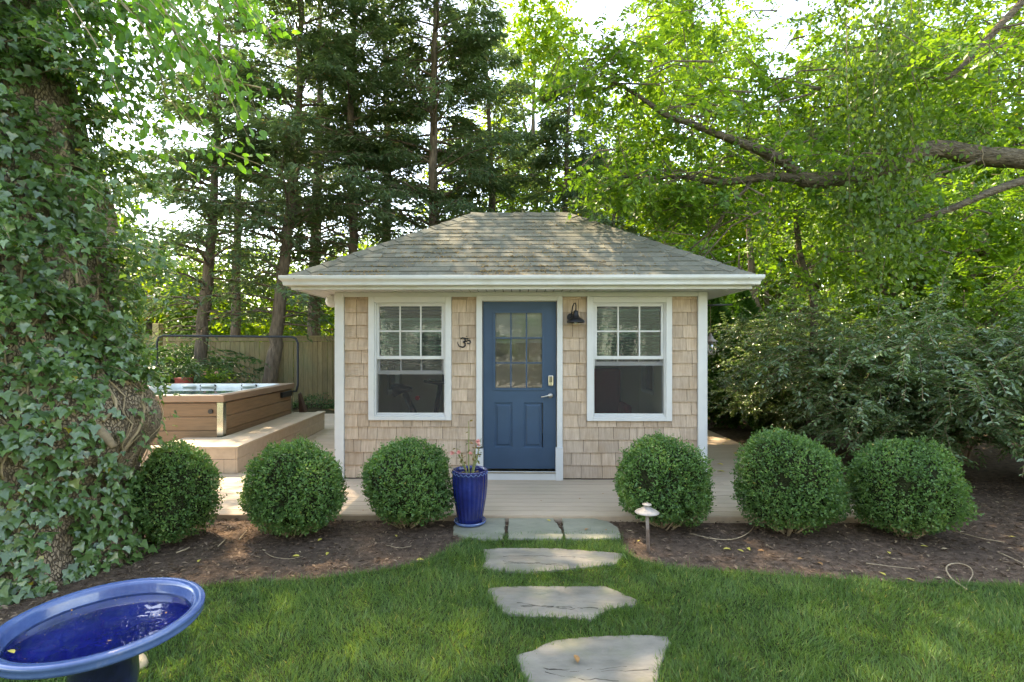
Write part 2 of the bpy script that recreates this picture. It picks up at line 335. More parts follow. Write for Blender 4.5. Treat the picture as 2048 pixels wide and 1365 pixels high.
# ---------------------------------------------------------------- stones of the path
STONES = [  # pixel outlines (top face), material, name, label
 ([(925,1037),(1010,1034),(1009,1062),(1005,1077),(960,1079),(935,1074),(907,1064),(908,1050)], 'bluest', 'grey green flagstone at the deck edge with the blue pot standing on it'),
 ([(1018,1037),(1060,1034),(1106,1036),(1117,1052),(1127,1070),(1124,1077),(1075,1078),(1016,1076),(1016,1060)], 'bluest', 'middle flagstone of the three along the deck, in front of the door'),
 ([(1124,1036),(1180,1035),(1215,1043),(1234,1054),(1241,1068),(1240,1076),(1180,1078),(1131,1077)], 'bluest', 'rounded flagstone at the deck edge left of the small path light'),
 ([(966,1098),(1030,1096),(1120,1097),(1190,1102),(1247,1107),(1242,1118),(1232,1128),(1150,1137),(1060,1145),(1030,1144),(985,1139),(964,1134),(972,1116)], 'slate', 'long narrow stepping stone nearest to the deck stones, crossed by cracks'),
 ([(974,1178),(1010,1173),(1060,1172),(1130,1173),(1212,1172),(1245,1186),(1275,1200),(1270,1211),(1225,1216),(1210,1224),(1182,1240),(1130,1234),(1070,1234),(1020,1229),(1004,1222),(990,1204)], 'slate', 'pointed stepping stone in the middle of the lawn path'),
 ([(1033,1310),(1065,1302),(1085,1289),(1120,1279),(1190,1272),(1280,1270),(1335,1272),(1343,1284),(1330,1305),(1318,1345),(1308,1400),(1150,1420),(1070,1400),(1055,1360),(1040,1330)], 'slate', 'largest and nearest stepping stone with a tan curled leaf on it')]
stone_polys = []
for px, mt, lab in STONES:
    z1 = GZ + (.03 if mt == 'bluest' else .024)
    pts = [Gp(a, b, z1) for a, b in px]
    fine = []
    for i in range(len(pts)):                       # broken, uneven edge
        p, q = pts[i], pts[(i+1) % len(pts)]; k = max(2, int((q-p).length / .035))
        for t in range(k):
            r = p.lerp(q, t/k); nn = Vector((-(q-p).y, (q-p).x, 0)).normalized()
            fine.append(r + nn * RN.uniform(-.007, .007) * (1 if t else .3))
    stone_polys.append([(p.x, p.y) for p in fine])
    cx = sum(p.x for p in fine)/len(fine); cy = sum(p.y for p in fine)/len(fine); nf = len(fine)
    m = MB(); rings = []
    for (s_, z) in ((1.0, GZ-.03), (1.01, z1-.016), (.998, z1-.004), (.985, z1), (.7, z1+.001), (.35, z1+.0015)):
        base = len(m.v); rings.append(base)
        for p in fine: m.v.append((cx+(p.x-cx)*s_, cy+(p.y-cy)*s_, z + RN.uniform(-.0015, .0015)))
    for a, b in zip(rings[:-1], rings[1:]):
        m.f += [(a+i, a+(i+1) % nf, b+(i+1) % nf, b+i) for i in range(nf)]
    m.f.append(tuple(range(rings[-1], rings[-1]+nf)))
    o = m.build('stepping_stone', M[mt], world=(0,0,0)); props(o, lab, 'stepping stone', 'stones of the path to the door')
    if mt == 'slate':                               # cracks: thin recessed dark slivers
        c = MB()
        for _ in range(3):
            a0 = pts[0].lerp(pts[-3], RN.uniform(.25, .75)); L0 = (max(p.x for p in pts) - min(p.x for p in pts)) * RN.uniform(.35, .7); xx = a0.x + .08; yy = a0.y; w0 = []
            for k in range(14):
                xx += L0/14; yy += RN.uniform(-.014, .014)
                if in_poly(np.array([xx]), np.array([yy]), [(cx+(p.x-cx)*.9, cy+(p.y-cy)*.9) for p in fine])[0]: w0.append((xx, yy, z1+.0012))
                elif w0: break
            if len(w0) > 3: c.tube(w0, [.0008 + .0016*RN.random() for _ in w0], 4)
        if c.v: c.build('crack', surf('crack_dark', (.06,.05,.04), .1, 1, 5, bump=0), o)
# small boulder by the birdbath
b = MB().lathe([(.001,.0),(.05,.0),(.062,.02),(.06,.05),(.04,.07),(.001,.075)], 14, Gp(268,1340), lambda i, a: 1 + .12*math.sin(2*a+i))
props(b.build('boulder', surf('tan_cobble', (.5,.37,.23), .2, .7, 10, bump=.3), smooth=True), 'small rounded tan stone on the grass behind the birdbath foot', 'stone')

# ---------------------------------------------------------------- grass
def grass(n, x0, x1, y0, y1, lmin, lmax, wd):
    x = NR.uniform(x0, x1, n); y = NR.uniform(y0, y1, n)
    k = in_poly(x, y, lawn_poly)
    for sp in stone_polys: k &= ~in_poly(x, y, sp)
    x, y = x[k], y[k]; n = len(x)
    P = np.stack([x, y, np.full(n, GZ + .006)], 1)
    tuft = pn(P, 5.0); big = pn(P, 1.3, 1)
    lean = NR.normal(0, .45, (n, 2)) + np.stack([pn(P, 7, 1), pn(P, 7, 2)], 1) * .35
    D = np.stack([lean[:, 0], lean[:, 1], np.ones(n)], 1); a = NR.random(n) * 6.28
    N_ = np.stack([np.cos(a), np.sin(a), np.full(n, .3)], 1)
    L = (lmin + (lmax-lmin) * NR.random(n)**1.5) * (1 + .22 * tuft)
    r = np.clip(.40 + .16*big + .1*tuft + NR.normal(0, .27, n), 0, .94); r[NR.random(n) < .015] = 1
    return P, D, N_, L, wd * NR.uniform(.7, 1.3, n), r
def cat(a, b): return tuple(np.concatenate([p, q]) for p, q in zip(a, b))
gr = grass(210000, -3.3, 5.2, 2.35, 4.75, .026, .064, .0042)
gr = cat(gr, grass(30000, -5, 7.5, .6, 3.6, .03, .06, .006))
k = 2600                                            # longer blades, more along the stones
lg = grass(k*6, -3.2, 5, 2.3, 4.7, .07, .11, .003); sel = NR.random(len(lg[0])) < .12; lg = tuple(q[sel] for q in lg)
gr = cat(gr, lg)
ed = []
for sp in stone_polys[3:]:
    for (sx, sy) in sp:
        for _ in range(16): ed.append((sx + RN.gauss(0, .013), sy + RN.gauss(0, .013)))
# a fringe over the lawn's cut edge
for i in range(len(LAWN_PX)-1):
    a, b = lawn_poly[i], lawn_poly[i+1]
    for _ in range(int(260*math.hypot(b[0]-a[0], b[1]-a[1]))):
        t = RN.random(); ed.append((a[0]+(b[0]-a[0])*t + RN.gauss(0, .018), a[1]+(b[1]-a[1])*t + RN.gauss(0, .02)))
ed = np.array(ed); n = len(ed); P = np.column_stack([ed, np.full(n, GZ+.004)])
a = NR.random(n)*6.28
gr = cat(gr, (P, np.column_stack([NR.normal(0,.5,n), NR.normal(0,.5,n), np.ones(n)]), np.column_stack([np.cos(a), np.sin(a), np.full(n,.3)]), NR.uniform(.03,.07,n), np.full(n,.0032), NR.uniform(.2,.7,n)))
leaves('grass', *gr[:5], T_BL, M['grass'], kind='stuff', rnd=gr[5])

# ================================================================ DECK
deck = thing('deck', (0, 5, 0), 'beige composite board deck wrapping around the small shingled house', 'deck')
UB = unit_box('board', M['deck']); bw, gap = .1365, .0065
Y = 5.012; r = 0
while Y < 12.7:
    spans = []
    if Y < 6.30: spans = [(-8.6, 3.70)]
    else:
        spans = [(-8.6, -2.29)]
        if Y < 10.4: spans.append((2.30, 3.70))
    for (a, b) in spans:
        cuts = [a]
        if b - a > 5:
            off = [(-4.9, -.62), (-6.1, -1.9, 1.62), (-3.4, 2.4)][r % 3]
            if Y >= 6.30: off = [(-5.5,), (-4.2,), (-6.6,)][r % 3]
            cuts += list(off)
        cuts.append(b)
        for c0, c1 in zip(cuts[:-1], cuts[1:]):
            inst('board', UB, deck, (c0+.0015, Y, -.024), (c1-c0-.003, bw, .024 + RN.uniform(-.0006, .0006)))
    Y += bw + gap; r += 1
bx('fascia_board', M['step'], deck, -8.6, 3.72, 4.992, 5.009, GZ-.03, -.003, .002)
bx('fascia_board', M['step'], deck, 3.704, 3.722, 5.009, 10.4, GZ-.03, -.003, .002)
bx('joist_bed', M['forest'], deck, -8.58, 3.69, 5.02, 6.3, GZ-.005, -.032)
bx('joist_bed', M['forest'], deck, -8.58, -2.3, 6.3, 12.6, GZ-.005, -.032)
bx('joist_bed', M['forest'], deck, 2.3, 3.69, 6.3, 10.3, GZ-.005, -.032)

# ================================================================ HOUSE
YW = 6.40
H = thing('garden_house', (0, 6.4, 0), 'small cedar shingled garden house with hipped roof and navy door', 'house')
HW = 2.25; YB = YW + 3.06; ZT = 2.30
WIN = [(-1.862, -.842, .727, 2.245, 1.285), (.818, 1.85, .722, 2.24, 1.395)]
DX0, DX1, DZ1 = -.458, .447, 2.185
CAS = .075
# wall core with openings
m = MB(); T = .12
ops = [(WIN[0][0]+.07, WIN[0][1]-.07, WIN[0][2]+.05, WIN[0][3]-.07), (DX0, DX1, 0, DZ1), (WIN[1][0]+.07, WIN[1][1]-.07, WIN[1][2]+.05, WIN[1][3]-.07)]
xs = -HW
for (a, b, z0, z1) in ops:
    m.box(xs, a, YW, YW+T, -.04, ZT)
    if z0 > 0: m.box(a, b, YW, YW+T, -.04, z0)
    m.box(a, b, YW, YW+T, z1, ZT); xs = b
m.box(xs, HW, YW, YW+T, -.04, ZT)
m.build('wall', M['interior'], H, label='front wall behind the shingles')
for sx in (-1, 1):                                 # side walls with two window openings each
    m = MB(); xa, xb = (sx*HW, sx*(HW-T)) if sx < 0 else (HW-T, HW); ys = YW+T
    for (a, b) in ((7.05, 7.85), (8.3, 9.15)):
        m.box(xa, xb, ys, a, -.04, ZT); m.box(xa, xb, a, b, -.04, .86); m.box(xa, xb, a, b, 2.05, ZT); ys = b
    m.box(xa, xb, ys, YB, -.04, ZT); m.build('wall', M['interior'], H)
    for (a, b) in ((7.05, 7.85), (8.3, 9.15)):
        f = MB(); xi0, xi1 = (xa-.02, xb+.012) if sx < 0 else (xa-.012, xb+.02)
        f.box(xi0, xi1, a, a+.05, .86, 2.05); f.box(xi0, xi1, b-.05, b, .86, 2.05)
        f.box(xi0, xi1, a+.05, b-.05, .86, .91); f.box(xi0, xi1, a+.05, b-.05, 2.0, 2.05); f.box(xi0, xi1, a+.05, b-.05, 1.44, 1.48)
        fo = f.build('side_window', M['white'], H)
        xm = (xa+xb)/2; bx('pane', M['glass'], fo, xm-.002, xm+.002, a+.05, b-.05, .91, 2.0)
m = MB()
xs = -HW+.01
for (a, b, z0, z1) in ops + [(HW-.01, HW-.01, 0, ZT)]:
    m.box(xs, a, YW-.0015, YW-.0003, -.03, ZT-.01)
    if b > a and z0 > 0: m.box(a, b, YW-.0015, YW-.0003, -.03, z0)
    xs = b
m.build('felt', M['felt'], H)
bx('wall', M['interior'], H, -HW+T, HW-T, YB-T, YB, -.04, ZT, label='back wall')
bx('floor', M['floorin'], H, -HW+T, HW-T, YW+T, YB-T, -.03, .09)
bx('ceiling', M['interior'], H, -HW+T, HW-T, YW+T, YB-T, ZT-.05, ZT-.01)
# corner boards, frieze, door casing
for sx in (-1, 1):
    a, b = (-HW-.01, -HW+.083) if sx < 0 else (HW-.083, HW+.01)
    bx('corner_board', M['white'], H, a, b, YW-.045, YW-.002, -.002, ZT-.002, .003)
    a, b = (-HW-.03, -HW-.011) if sx < 0 else (HW+.011, HW+.03)
    bx('corner_board', M['white'], H, a, b, YW-.04, YW+.06, -.002, ZT-.002, .003)
bx('frieze_board', M['white'], H, -HW+.085, -.537, YW-.04, YW-.002, 2.243, ZT-.002, .002)
bx('frieze_board', M['white'], H, .522, HW-.085, YW-.04, YW-.002, 2.243, ZT-.002, .002)
bx('frieze_board', M['white'], H, -.535, .520, YW-.046, YW-.002, 2.252, ZT-.002, .002)
for (a, b) in ((-.535, DX0-.006), (DX1+.006, .520)):
    bx('door_casing', M['white'], H, a, b, YW-.046, YW-.002, .40, 2.25, .003)
    m = MB().box(a-.004, b+.014 if a < 0 else b+.004, YW-.066, YW-.002, 0, .38) if a < 0 else MB().box(a-.018, b+.004, YW-.066, YW-.002, 0, .40)
    m.build('plinth_block', M['white'], H, .003)
bx('door_casing', M['white'], H, DX0-.005, DX1+.005, YW-.046, YW-.002, DZ1+.006, 2.25, .003)
bx('threshold', M['white'], H, DX0-.002, DX1-.012, YW-.05, YW+.06, 0, .085, .004)
bx('threshold_plate', M['steel'], H, DX0+.004, DX1-.014, YW-.062, YW+.03, .0855, .108, .003)
# door
D = MB(); y0, y1 = YW+.012, YW+.055; gx0, gx1, gz0, gz1 = -.315, .283, 1.11, 2.055; dz0 = .125
D.box(DX0+.004, gx0, y0, y1, dz0, DZ1); D.box(gx1, DX1-.004, y0, y1, dz0, DZ1)
D.box(gx0, gx1, y0, y1, gz1, DZ1)
px0 = [(-.318, -.092), (.045, .272)]; pz0, pz1 = .385, .94
D.box(gx0, gx1, y0, y1, pz1, gz0); D.box(gx0, gx1, y0, y1, dz0, pz0); D.box(px0[0][1], px0[1][0], y0, y1, pz0, pz1)
D.box(gx0, gx0+.0005, y0, y1, pz0, pz1)
door = D.build('door', M['navy'], H, .002)
for (a, b) in px0:                                 # sunk moulding with a raised field
    a = max(a, gx0); b = min(b, gx1)
    q = MB(); s0, s1, s2 = .0, .022, .05
    def rg(i, y): return [(a+i, y, pz0+i), (b-i, y, pz0+i), (b-i, y, pz1-i), (a+i, y, pz1-i)]
    R_ = [rg(0, y0), rg(.012, y0+.014), rg(.026, y0+.014), rg(.042, y0+.001)]
    vs = sum(R_, []); fs = []
    for k in range(3):
        for i in range(4): fs.append((k*4+i, k*4+(i+1) % 4, (k+1)*4+(i+1) % 4, (k+1)*4+i))
    fs.append((12, 13, 14, 15)); q.add(vs, fs).build('panel', M['navy'], door)
mu = MB().frame(gx0-.018, gx1+.018, gz0-.018, gz1+.018, y0-.012, y0-.001, .03)
gw = (gx1-gx0-.024)/3; gh = (gz1-gz0-.024)/3
for k in (1, 2):
    mu.box(gx0+.012+gw*k-.009, gx0+.012+gw*k+.009, y0-.008, y0+.004, gz0+.01, gz1-.01)
for i in range(3):
    for k in (1, 2):
        mu.box(gx0+.012+gw*i+(.009 if i else 0), gx0+.012+gw*(i+1)-(.009 if i < 2 else 0), y0-.0075, y0+.004, gz0+.012+gh*k-.009, gz0+.012+gh*k+.009)
mu.build('muntin_grid', M['navy'], door, .0015)
for i in range(3):
    for j in range(3):
        bx('pane', M['dglass'], door, gx0+.012+gw*i+.004, gx0+.012+gw*(i+1)-.004, y0+.008, y0+.012, gz0+.012+gh*j+.004, gz0+.012+gh*(j+1)-.004)
bx('roller_shade', M['shade'], door, gx0+.01, gx1-.01, y1+.004, y1+.008, 1.69, gz1+.02)
bx('shade_bar', M['white'], door, gx0+.01, gx1-.01, y1+.002, y1+.014, 1.675, 1.70)
hz = 1.61 - (792-697)/163.0; hx = (1101-1040)/163.0
hd = MB(); hd.tube([(hx, y0, hz), (hx, y0-.012, hz)], .030, 20); hd.tube([(hx, y0-.012, hz), (hx, y0-.045, hz)], .011, 12)
hd.tube([(hx, y0-.045, hz), (hx-.03, y0-.052, hz+.004), (hx-.07, y0-.052, hz-.006), (hx-.115, y0-.046, hz-.016)], [.012,.010,.008,.007], 10)
hd.build('handle', M['nickel'], door, smooth=True)
kx = hx+.004; kz = 1.61 - (762-697)/163.0
bx('keypad', M['nickel'], door, kx-.030, kx+.030, y0-.026, y0, kz-.065, kz+.065, .010)
kb = MB()
for i in range(2):
    for j in range(5): kb.box(kx-.018+.02*i, kx-.003+.02*i, y0-.030, y0-.0262, kz-.015+.0145*j, kz-.005+.0145*j)
kb.build('keypad_buttons', M['black'], door)
kt = MB(); kt.tube([(kx, y0-.026, kz-.04), (kx, y0-.034, kz-.04)], .012, 14); kt.build('key_cylinder', M['steel'], door)

# windows
for wi, (x0, x1, z0, z1, zb) in enumerate(WIN):
    wn = MB().frame(x0, x1, z0, z1, YW-.05, YW-.002, .072, .072, .048, .072).build('window', M['white'], H, .004,
         label='left window with its lower sash raised part way' if wi == 0 else 'right window with its lower sash fully raised')
    a, b, c, d = x0+.0725, x1-.0725, z0+.0485, z1-.0725
    MB().frame(a, b, c, d, YW-.03, YW+.10, .018, .018, .02, .014).build('frame', M['white'], wn, .002)
    a += .019; b -= .019; c += .021; d -= .015; zm = 1.495
    def sash(zlo, zhi, ys, rail_b, name):
        MB().frame(a, b, zlo, zhi, ys, ys+.03, .034, .034, rail_b, .03).build(name, M['white'], wn, .003)
        ia, ib, ic, id_ = a+.034, b-.034, zlo+rail_b, zhi-.03
        mm = MB(); w3 = (ib-ia)/3; hh = (ic+id_)/2
        for k in (1, 2): mm.box(ia+w3*k-.009, ia+w3*k+.009, ys+.008, ys+.022, ic, id_)
        for k in range(3): mm.box(ia+w3*k+(.009 if k else 0), ia+w3*(k+1)-(.009 if k < 2 else 0), ys+.0085, ys+.0215, hh-.009, hh+.009)
        mm.build('muntin', M['white'], wn, .001)
        for k in range(3):
            for (u, v) in ((ic, hh), (hh, id_)):
                bx('pane', M['glass'], wn, ia+w3*k+.0095, ia+w3*(k+1)-.0095, ys+.013, ys+.017, u+.0095*(u == hh), v-.0095*(v == hh))
    sash(zm-.02, d, YW-.012, .04, 'upper_sash')
    sash(zb, zb+.70, YW+.028, .05, 'lower_sash')
    bx('insect_screen', M['screen'], wn, a+.012, b-.012, YW-.0075, YW-.0055, c+.02, zm-.022)
    bx('screen_frame', M['white'], wn, a+.002, b-.002, YW-.010, YW-.001, c, c+.0195)
    # blinds
    zz = d + .01; k = 0; low = 1.42 if wi == 0 else 1.47
    bmesh_ = bpy.data.meshes.new('slat'); q = MB().add([(0,-.022,.006),(1,-.022,.006),(1,.022,-.010),(0,.022,-.010),(0,-.022,.008),(1,-.022,.008),(1,.022,-.008),(0,.022,-.008)],
        [(0,3,2,1),(4,5,6,7),(0,1,5,4),(1,2,6,5),(2,3,7,6),(3,0,4,7)]); bmesh_.from_pydata(q.v, [], q.f); bmesh_.materials.append(M['blind'])
    while zz > low:
        inst('slat', bmesh_, wn, (a+.01, YW+.105, zz), (b-a-.02, 1, 1)); zz -= .042
    bx('blind_rail', M['blind'], wn, a+.01, b-.01, YW+.085, YW+.125, low-.03, low-.008)

# shingles on the front wall: every one its own piece
SH = []
for v in range(5):
    l, r_ = RN.uniform(-.012, .012), RN.uniform(-.012, .012); me = bpy.data.meshes.new('shingle')
    t0, t1 = RN.uniform(.014, .022), .003
    q = MB().add([(0,-t0,l),(1,-t0,r_),(1,0,r_),(0,0,l),(0,-t1,1),(1,-t1,1),(1,0,1),(0,0,1)], [(0,3,2,1),(4,5,6,7),(0,1,5,4),(1,2,6,5),(2,3,7,6),(3,0,4,7)])
    me.from_pydata(q.v, [], q.f); me.materials.append(M['cedar']); SH.append(me)
EXPO = .1565; row = 0; z = .018
while z < 2.243:
    if z < .60: spans = [(-HW+.085, -.537, None), (.522, HW-.085, None)]
    else: spans = [(-HW+.085, WIN[0][0], None), (WIN[0][1], -.537, None), (.522, WIN[1][0], None), (WIN[1][1], HW-.085, None)]
    if .60 <= z < .72: spans += [(WIN[0][0], WIN[0][1], .76), (WIN[1][0], WIN[1][1], .755)]
    for (a, b, zt) in spans:
        xx = a
        while xx < b - .002:
            w_ = RN.choice([RN.uniform(.09,.15), RN.uniform(.14,.2), RN.uniform(.18,.26)])
            if b - xx - w_ < .06: w_ = b - xx
            w_ = min(w_, b - xx); ztop = min((zt or 9), z + EXPO + .012, 2.243)
            inst('shingle', RN.choice(SH), H, (xx+.0025, YW-.002, z + RN.uniform(-.0015,.0015)), (w_-.005, 1, ztop - z))
            xx += w_
    z += EXPO; row += 1
# side and back wall shingles (out of view): one part
m = MB(); z = .018
while z < 2.27:
    for sx in (-1, 1):
        yy = YW+.07
        while yy < YB:
            w_ = RN.uniform(.1,.24); y2 = min(yy+w_, YB)
            hit = any(yy < b and y2 > a for a, b in ((7.0,7.9),(8.25,9.2))) and z+EXPO > .8 and z < 2.1
            if not hit:
                xa, xb = (HW, HW+.012) if sx > 0 else (-HW-.012, -HW); m.box(xa, xb, yy+.002, y2-.002, z, min(z+EXPO-.004, 2.29))
            yy = y2
    z += EXPO
m.build('side_shingles', M['cedar'], H, kind='stuff')
# soffit, fascia, gutter
FX, FY = 2.63, 5.985; YBK = YB + .42
k = int(2*FX/.1); sw = 2*FX/k
UP = unit_box('soffit_panel', M['white'])
for i in range(k): inst('soffit_panel', UP, H, (-FX+sw*i+.006, FY+.001, ZT), (sw-.012, YW-FY+.02, .008))
bx('soffit_backing', M['black'], H, -FX, FX, FY+.002, YW, ZT+.010, ZT+.014)
for sx in (-1, 1):
    a, b = (-FX, -HW-.001) if sx < 0 else (HW+.001, FX); bx('soffit_side', M['white'], H, a, b, YW+.021, YBK, ZT, ZT+.008)
bx('soffit_side', M['white'], H, -FX, FX, YBK+.001, YBK+.01, ZT, ZT+.008)
def loop_sweep(prof, closed=True):
    q = MB(); n = len(prof)
    for (o_, z_) in prof:
        q.v += [(-FX-o_, FY-o_, z_), (FX+o_, FY-o_, z_), (FX+o_, YBK+o_, z_), (-FX-o_, YBK+o_, z_)]
    for i in range(n if closed else n-1):
        j = (i+1) % n
        for c in range(4): q.f.append((i*4+c, i*4+(c+1) % 4, j*4+(c+1) % 4, j*4+c))
    return q
loop_sweep([(0, ZT-.012), (.016, ZT-.012), (.016, ZT+.125), (0, ZT+.125)]).build('fascia', M['gutter'], H, .002)
g0 = ZT + .028
loop_sweep([(.018, g0), (.075, g0), (.082, g0+.008), (.084, g0+.035), (.094, g0+.052), (.112, g0+.066), (.118, g0+.082), (.118, g0+.108), (.108, g0+.112), (.106, g0+.104),
            (.113, g0+.100), (.112, g0+.084), (.106, g0+.071), (.088, g0+.056), (.078, g0+.037), (.076, g0+.011), (.022, g0+.005), (.022, g0+.11), (.018, g0+.11)]).build('gutter', M['gutter'], H)
# roof
EY, EZ, RY, RZ = 5.945, 2.432, 7.91, 3.655
RH = .72; EX = 2.665; YBE = 2*RY - EY
SL = math.hypot(RY-EY, RZ-EZ)
def fp(x, s, off=0):           # point on the front slope, s metres up from the eave
    t = s/SL; n_ = Vector((0, -(RZ-EZ), (RY-EY))).normalized()
    return Vector((x, EY+(RY-EY)*t, EZ+(RZ-EZ)*t)) + n_*off
def hw_(s): return EX + (RH-EX)*s/SL
q = MB().add([(-EX,EY,EZ-.012),(EX,EY,EZ-.012),(EX,YBE,EZ-.012),(-EX,YBE,EZ-.012),(-RH,RY,RZ-.012),(RH,RY,RZ-.012)], [(0,1,5,4),(1,2,5),(2,3,4,5),(3,0,4),(0,3,2,1)])
roof = q.build('roof', M['asphalt'], H)
NRW = 16; ex = SL/NRW
for r_ in range(NRW):
    s0 = r_*ex - (.012 if r_ else .02); s1 = min((r_+1)*ex + .005, SL)
    xx = -hw_(s0) + RN.uniform(-.1, 0)
    while xx < hw_(s0):
        w_ = RN.choice([.13,.17,.21,.27,.33])*RN.uniform(.85,1.15); x2 = xx+w_
        a0, b0 = max(xx+.001, -hw_(s0)), min(x2-.001, hw_(s0)); a1, b1 = max(xx+.001, -hw_(s1)), min(x2-.001, hw_(s1))
        if b0 - a0 > .03 and b1 > a1:
            th = RN.choice([.009,.009,.014]); ds = RN.uniform(-.003,.003)
            vs = [fp(a0,s0+ds,th),fp(b0,s0+ds,th),fp(b1,s1,.003),fp(a1,s1,.003),fp(a0,s0+ds,-.004),fp(b0,s0+ds,-.004),fp(b1,s1,-.004),fp(a1,s1,-.004)]
            MB().add(vs, [(0,1,2,3),(7,6,5,4),(4,5,1,0),(5,6,2,1),(6,7,3,2),(7,4,0,3)]).build('shingle', M['asphalt'], roof)
        xx = x2
sp_ = MB()                                           # side slopes' courses, out of view
for sx in (-1, 1):
    for r_ in range(NRW):
        t0, t1 = r_/NRW, (r_+1)/NRW
        def sp(yf, t, off):
            x_ = sx*(EX+(RH-EX)*t + off); ya = EY+(RY-EY)*t; yb = YBE-(RY-EY)*t
            return (x_, ya+(yb-ya)*yf, EZ+(RZ-EZ)*t + off)
        sp_.add([sp(0,t0,.008),sp(1,t0,.008),sp(1,t1,-.001),sp(0,t1,-.001),sp(0,t0,-.006),sp(1,t0,-.006)], [(0,1,2,3),(4,5,1,0)])
sp_.build('side_courses', M['asphalt'], roof, kind='stuff')
def cap(p0, p1, vf, vs_, up, name):
    w_ = .135; vs = []
    for (p, off) in ((p0, .026), (p1, .010)):
        for lay in (0, -.010):
            vs += [p+vf*w_+up*(off+lay-.004), p+up*(off+lay+.004), p+vs_*w_+up*(off+lay-.004)]
    fs = [(0,1,7,6),(1,2,8,7),(3,9,10,4),(4,10,11,5),(0,3,4,1),(1,4,5,2),(6,7,10,9),(7,8,11,10),(0,6,9,3),(2,5,11,8)]
    MB().add(vs, fs).build(name, M['asphalt'], roof)
for sx in (-1, 1):
    A = Vector((sx*EX, EY, EZ)); B = Vector((sx*RH, RY, RZ)); d = (B-A); Ln = d.length; d.normalize()
    nf = Vector((0, -(RZ-EZ), RY-EY)).normalized(); ns = Vector((sx*(RZ-EZ), 0, EX-RH)).normalized()
    vf = nf.cross(d).normalized(); vf = vf if vf.x*sx < 0 else -vf
    vs_ = ns.cross(d).normalized(); vs_ = vs_ if vs_.y > 0 else -vs_
    k = 14
    for i in range(k): cap(A+d*(Ln*i/k-.01), A+d*(Ln*(i+1)/k+.03), vf, vs_, Vector((0,0,1)), 'hip_cap')
vf = Vector((0,-(RY-EY),-(RZ-EZ))).normalized(); vs_ = Vector((0, RY-EY, -(RZ-EZ))).normalized()
for i in range(7):
    x_ = -RH-.03 + i*.215; cap(Vector((x_,RY,RZ)), Vector((x_+.24,RY,RZ)), vf, vs_, Vector((0,0,1)), 'ridge_cap')
# litter lying on the roof
n = 4800; s = .01 + 2.0*NR.random(n)**2.6; rowf = np.floor(s/ex); s = np.where(NR.random(n) < .75, rowf*ex - .012 - .012*NR.random(n), s); s = np.clip(s, .002, 2.2)
xx = np.clip(NR.normal(-.35, 1.15, n), -2.3, 2.3) + .0; k = np.abs(xx) < (EX-.25-(EX-RH)*s/SL); s, xx = s[k], xx[k]; n = len(s)
cl = pn(np.stack([xx, s*3, 0*s], 1), 2.2) > -.25; s, xx = s[cl], xx[cl]; n = len(s)
nn = Vector((0, -(RZ-EZ), (RY-EY))).normalized(); up = np.array([0, (RY-EY)/SL, (RZ-EZ)/SL])
P = np.stack([xx, EY+(RY-EY)*s/SL, EZ+(RZ-EZ)*s/SL], 1) + np.array(nn)*(.016)
a = NR.random(n)*6.28; D = np.stack([np.cos(a), 0*a, 0*a], 1) + np.sin(a)[:, None]*up[None] + np.array(nn)*NR.normal(0,.25,(n,1))
leaves('leaf_litter', P, D, np.array(nn)[None]+NR.normal(0,.3,(n,3)), NR.uniform(.015,.05,n), NR.uniform(.004,.014,n), T_RH, M['litter'], H, 'stuff')
tw = MB()
for (px_, s_) in ((.62,.62),(.5,.9),(.95,.35),(-.75,.12),(-.2,.08),(-1.1,1.0),(.1,.15),(.66,.7)):
    p = fp(px_, s_, .02); q_ = [p]
    for k in range(5): q_.append(q_[-1] + Vector((RN.uniform(-.05,.05), .84*.03*RN.uniform(-1,1.4), 0)) ); q_[-1].z = p.z + (q_[-1].y-p.y)*(RZ-EZ)/(RY-EY) + RN.uniform(0,.02)
    tw.tube(q_, [.004]*5+[.002], 5)
tw.build('fallen_twigs', M['twig'], H, kind='stuff')

# inside the room
def cyl(mb, p, r, h, ax=(0,0,1), n=16): p = Vector(p); return mb.tube([p, p+Vector(ax)*h], r, n)
bk = thing('exercise_bike', (-1.35, 7.3, .09), 'black exercise bike with a red knob inside the left window', 'exercise bike')
fr = MB(); fr.tube([(-1.75,7.3,.12),(-.95,7.3,.12)], .03, 8); fr.tube([(-1.6,7.3,.15),(-1.45,7.3,.6),(-1.62,7.3,.98)], .045, 8); fr.tube([(-1.05,7.3,.15),(-1.2,7.3,.6),(-1.45,7.3,.5)], .05, 8)
fr.tube([(-1.2,7.3,.6),(-1.12,7.3,1.1)], .035, 8); fr.tube([(-1.75,7.05,.11),(-1.75,7.55,.11)], .03, 8); fr.tube([(-.95,7.05,.11),(-.95,7.55,.11)], .03, 8); fr.build('frame', M['black'], bk, smooth=True)
cyl(MB(), (-1.12,7.27,.42), .24, .06, (0,1,0), 28).build('flywheel', M['steel'], bk)
MB().tube([(-1.78,7.3,1.02),(-1.66,7.3,1.04),(-1.52,7.3,1.03)], [.10,.07,.03], 10).build('saddle', M['black'], bk, smooth=True)
MB().tube([(-1.32,7.12,1.16),(-1.12,7.12,1.12),(-1.08,7.3,1.12),(-1.12,7.48,1.12),(-1.32,7.48,1.16)], .018, 8).build('handlebar', M['black'], bk, smooth=True)
bx('screen', M['black'], bk, -1.06, -1.03, 7.05, 7.55, 1.15, 1.45, .01)
cyl(MB(), (-1.42,7.17,.92), .032, .04, (0,1,0), 14).build('resistance_knob', M['redgloss'], bk)
ch = thing('armchair', (1.35, 8.3, .09), 'dark red armchair inside the right window', 'armchair')
bx('backrest', M['red'], ch, 1.05, 1.65, 8.5, 8.66, .5, 1.28, .05); bx('seat', M['red'], ch, 1.08, 1.62, 7.95, 8.49, .36, .56, .05)
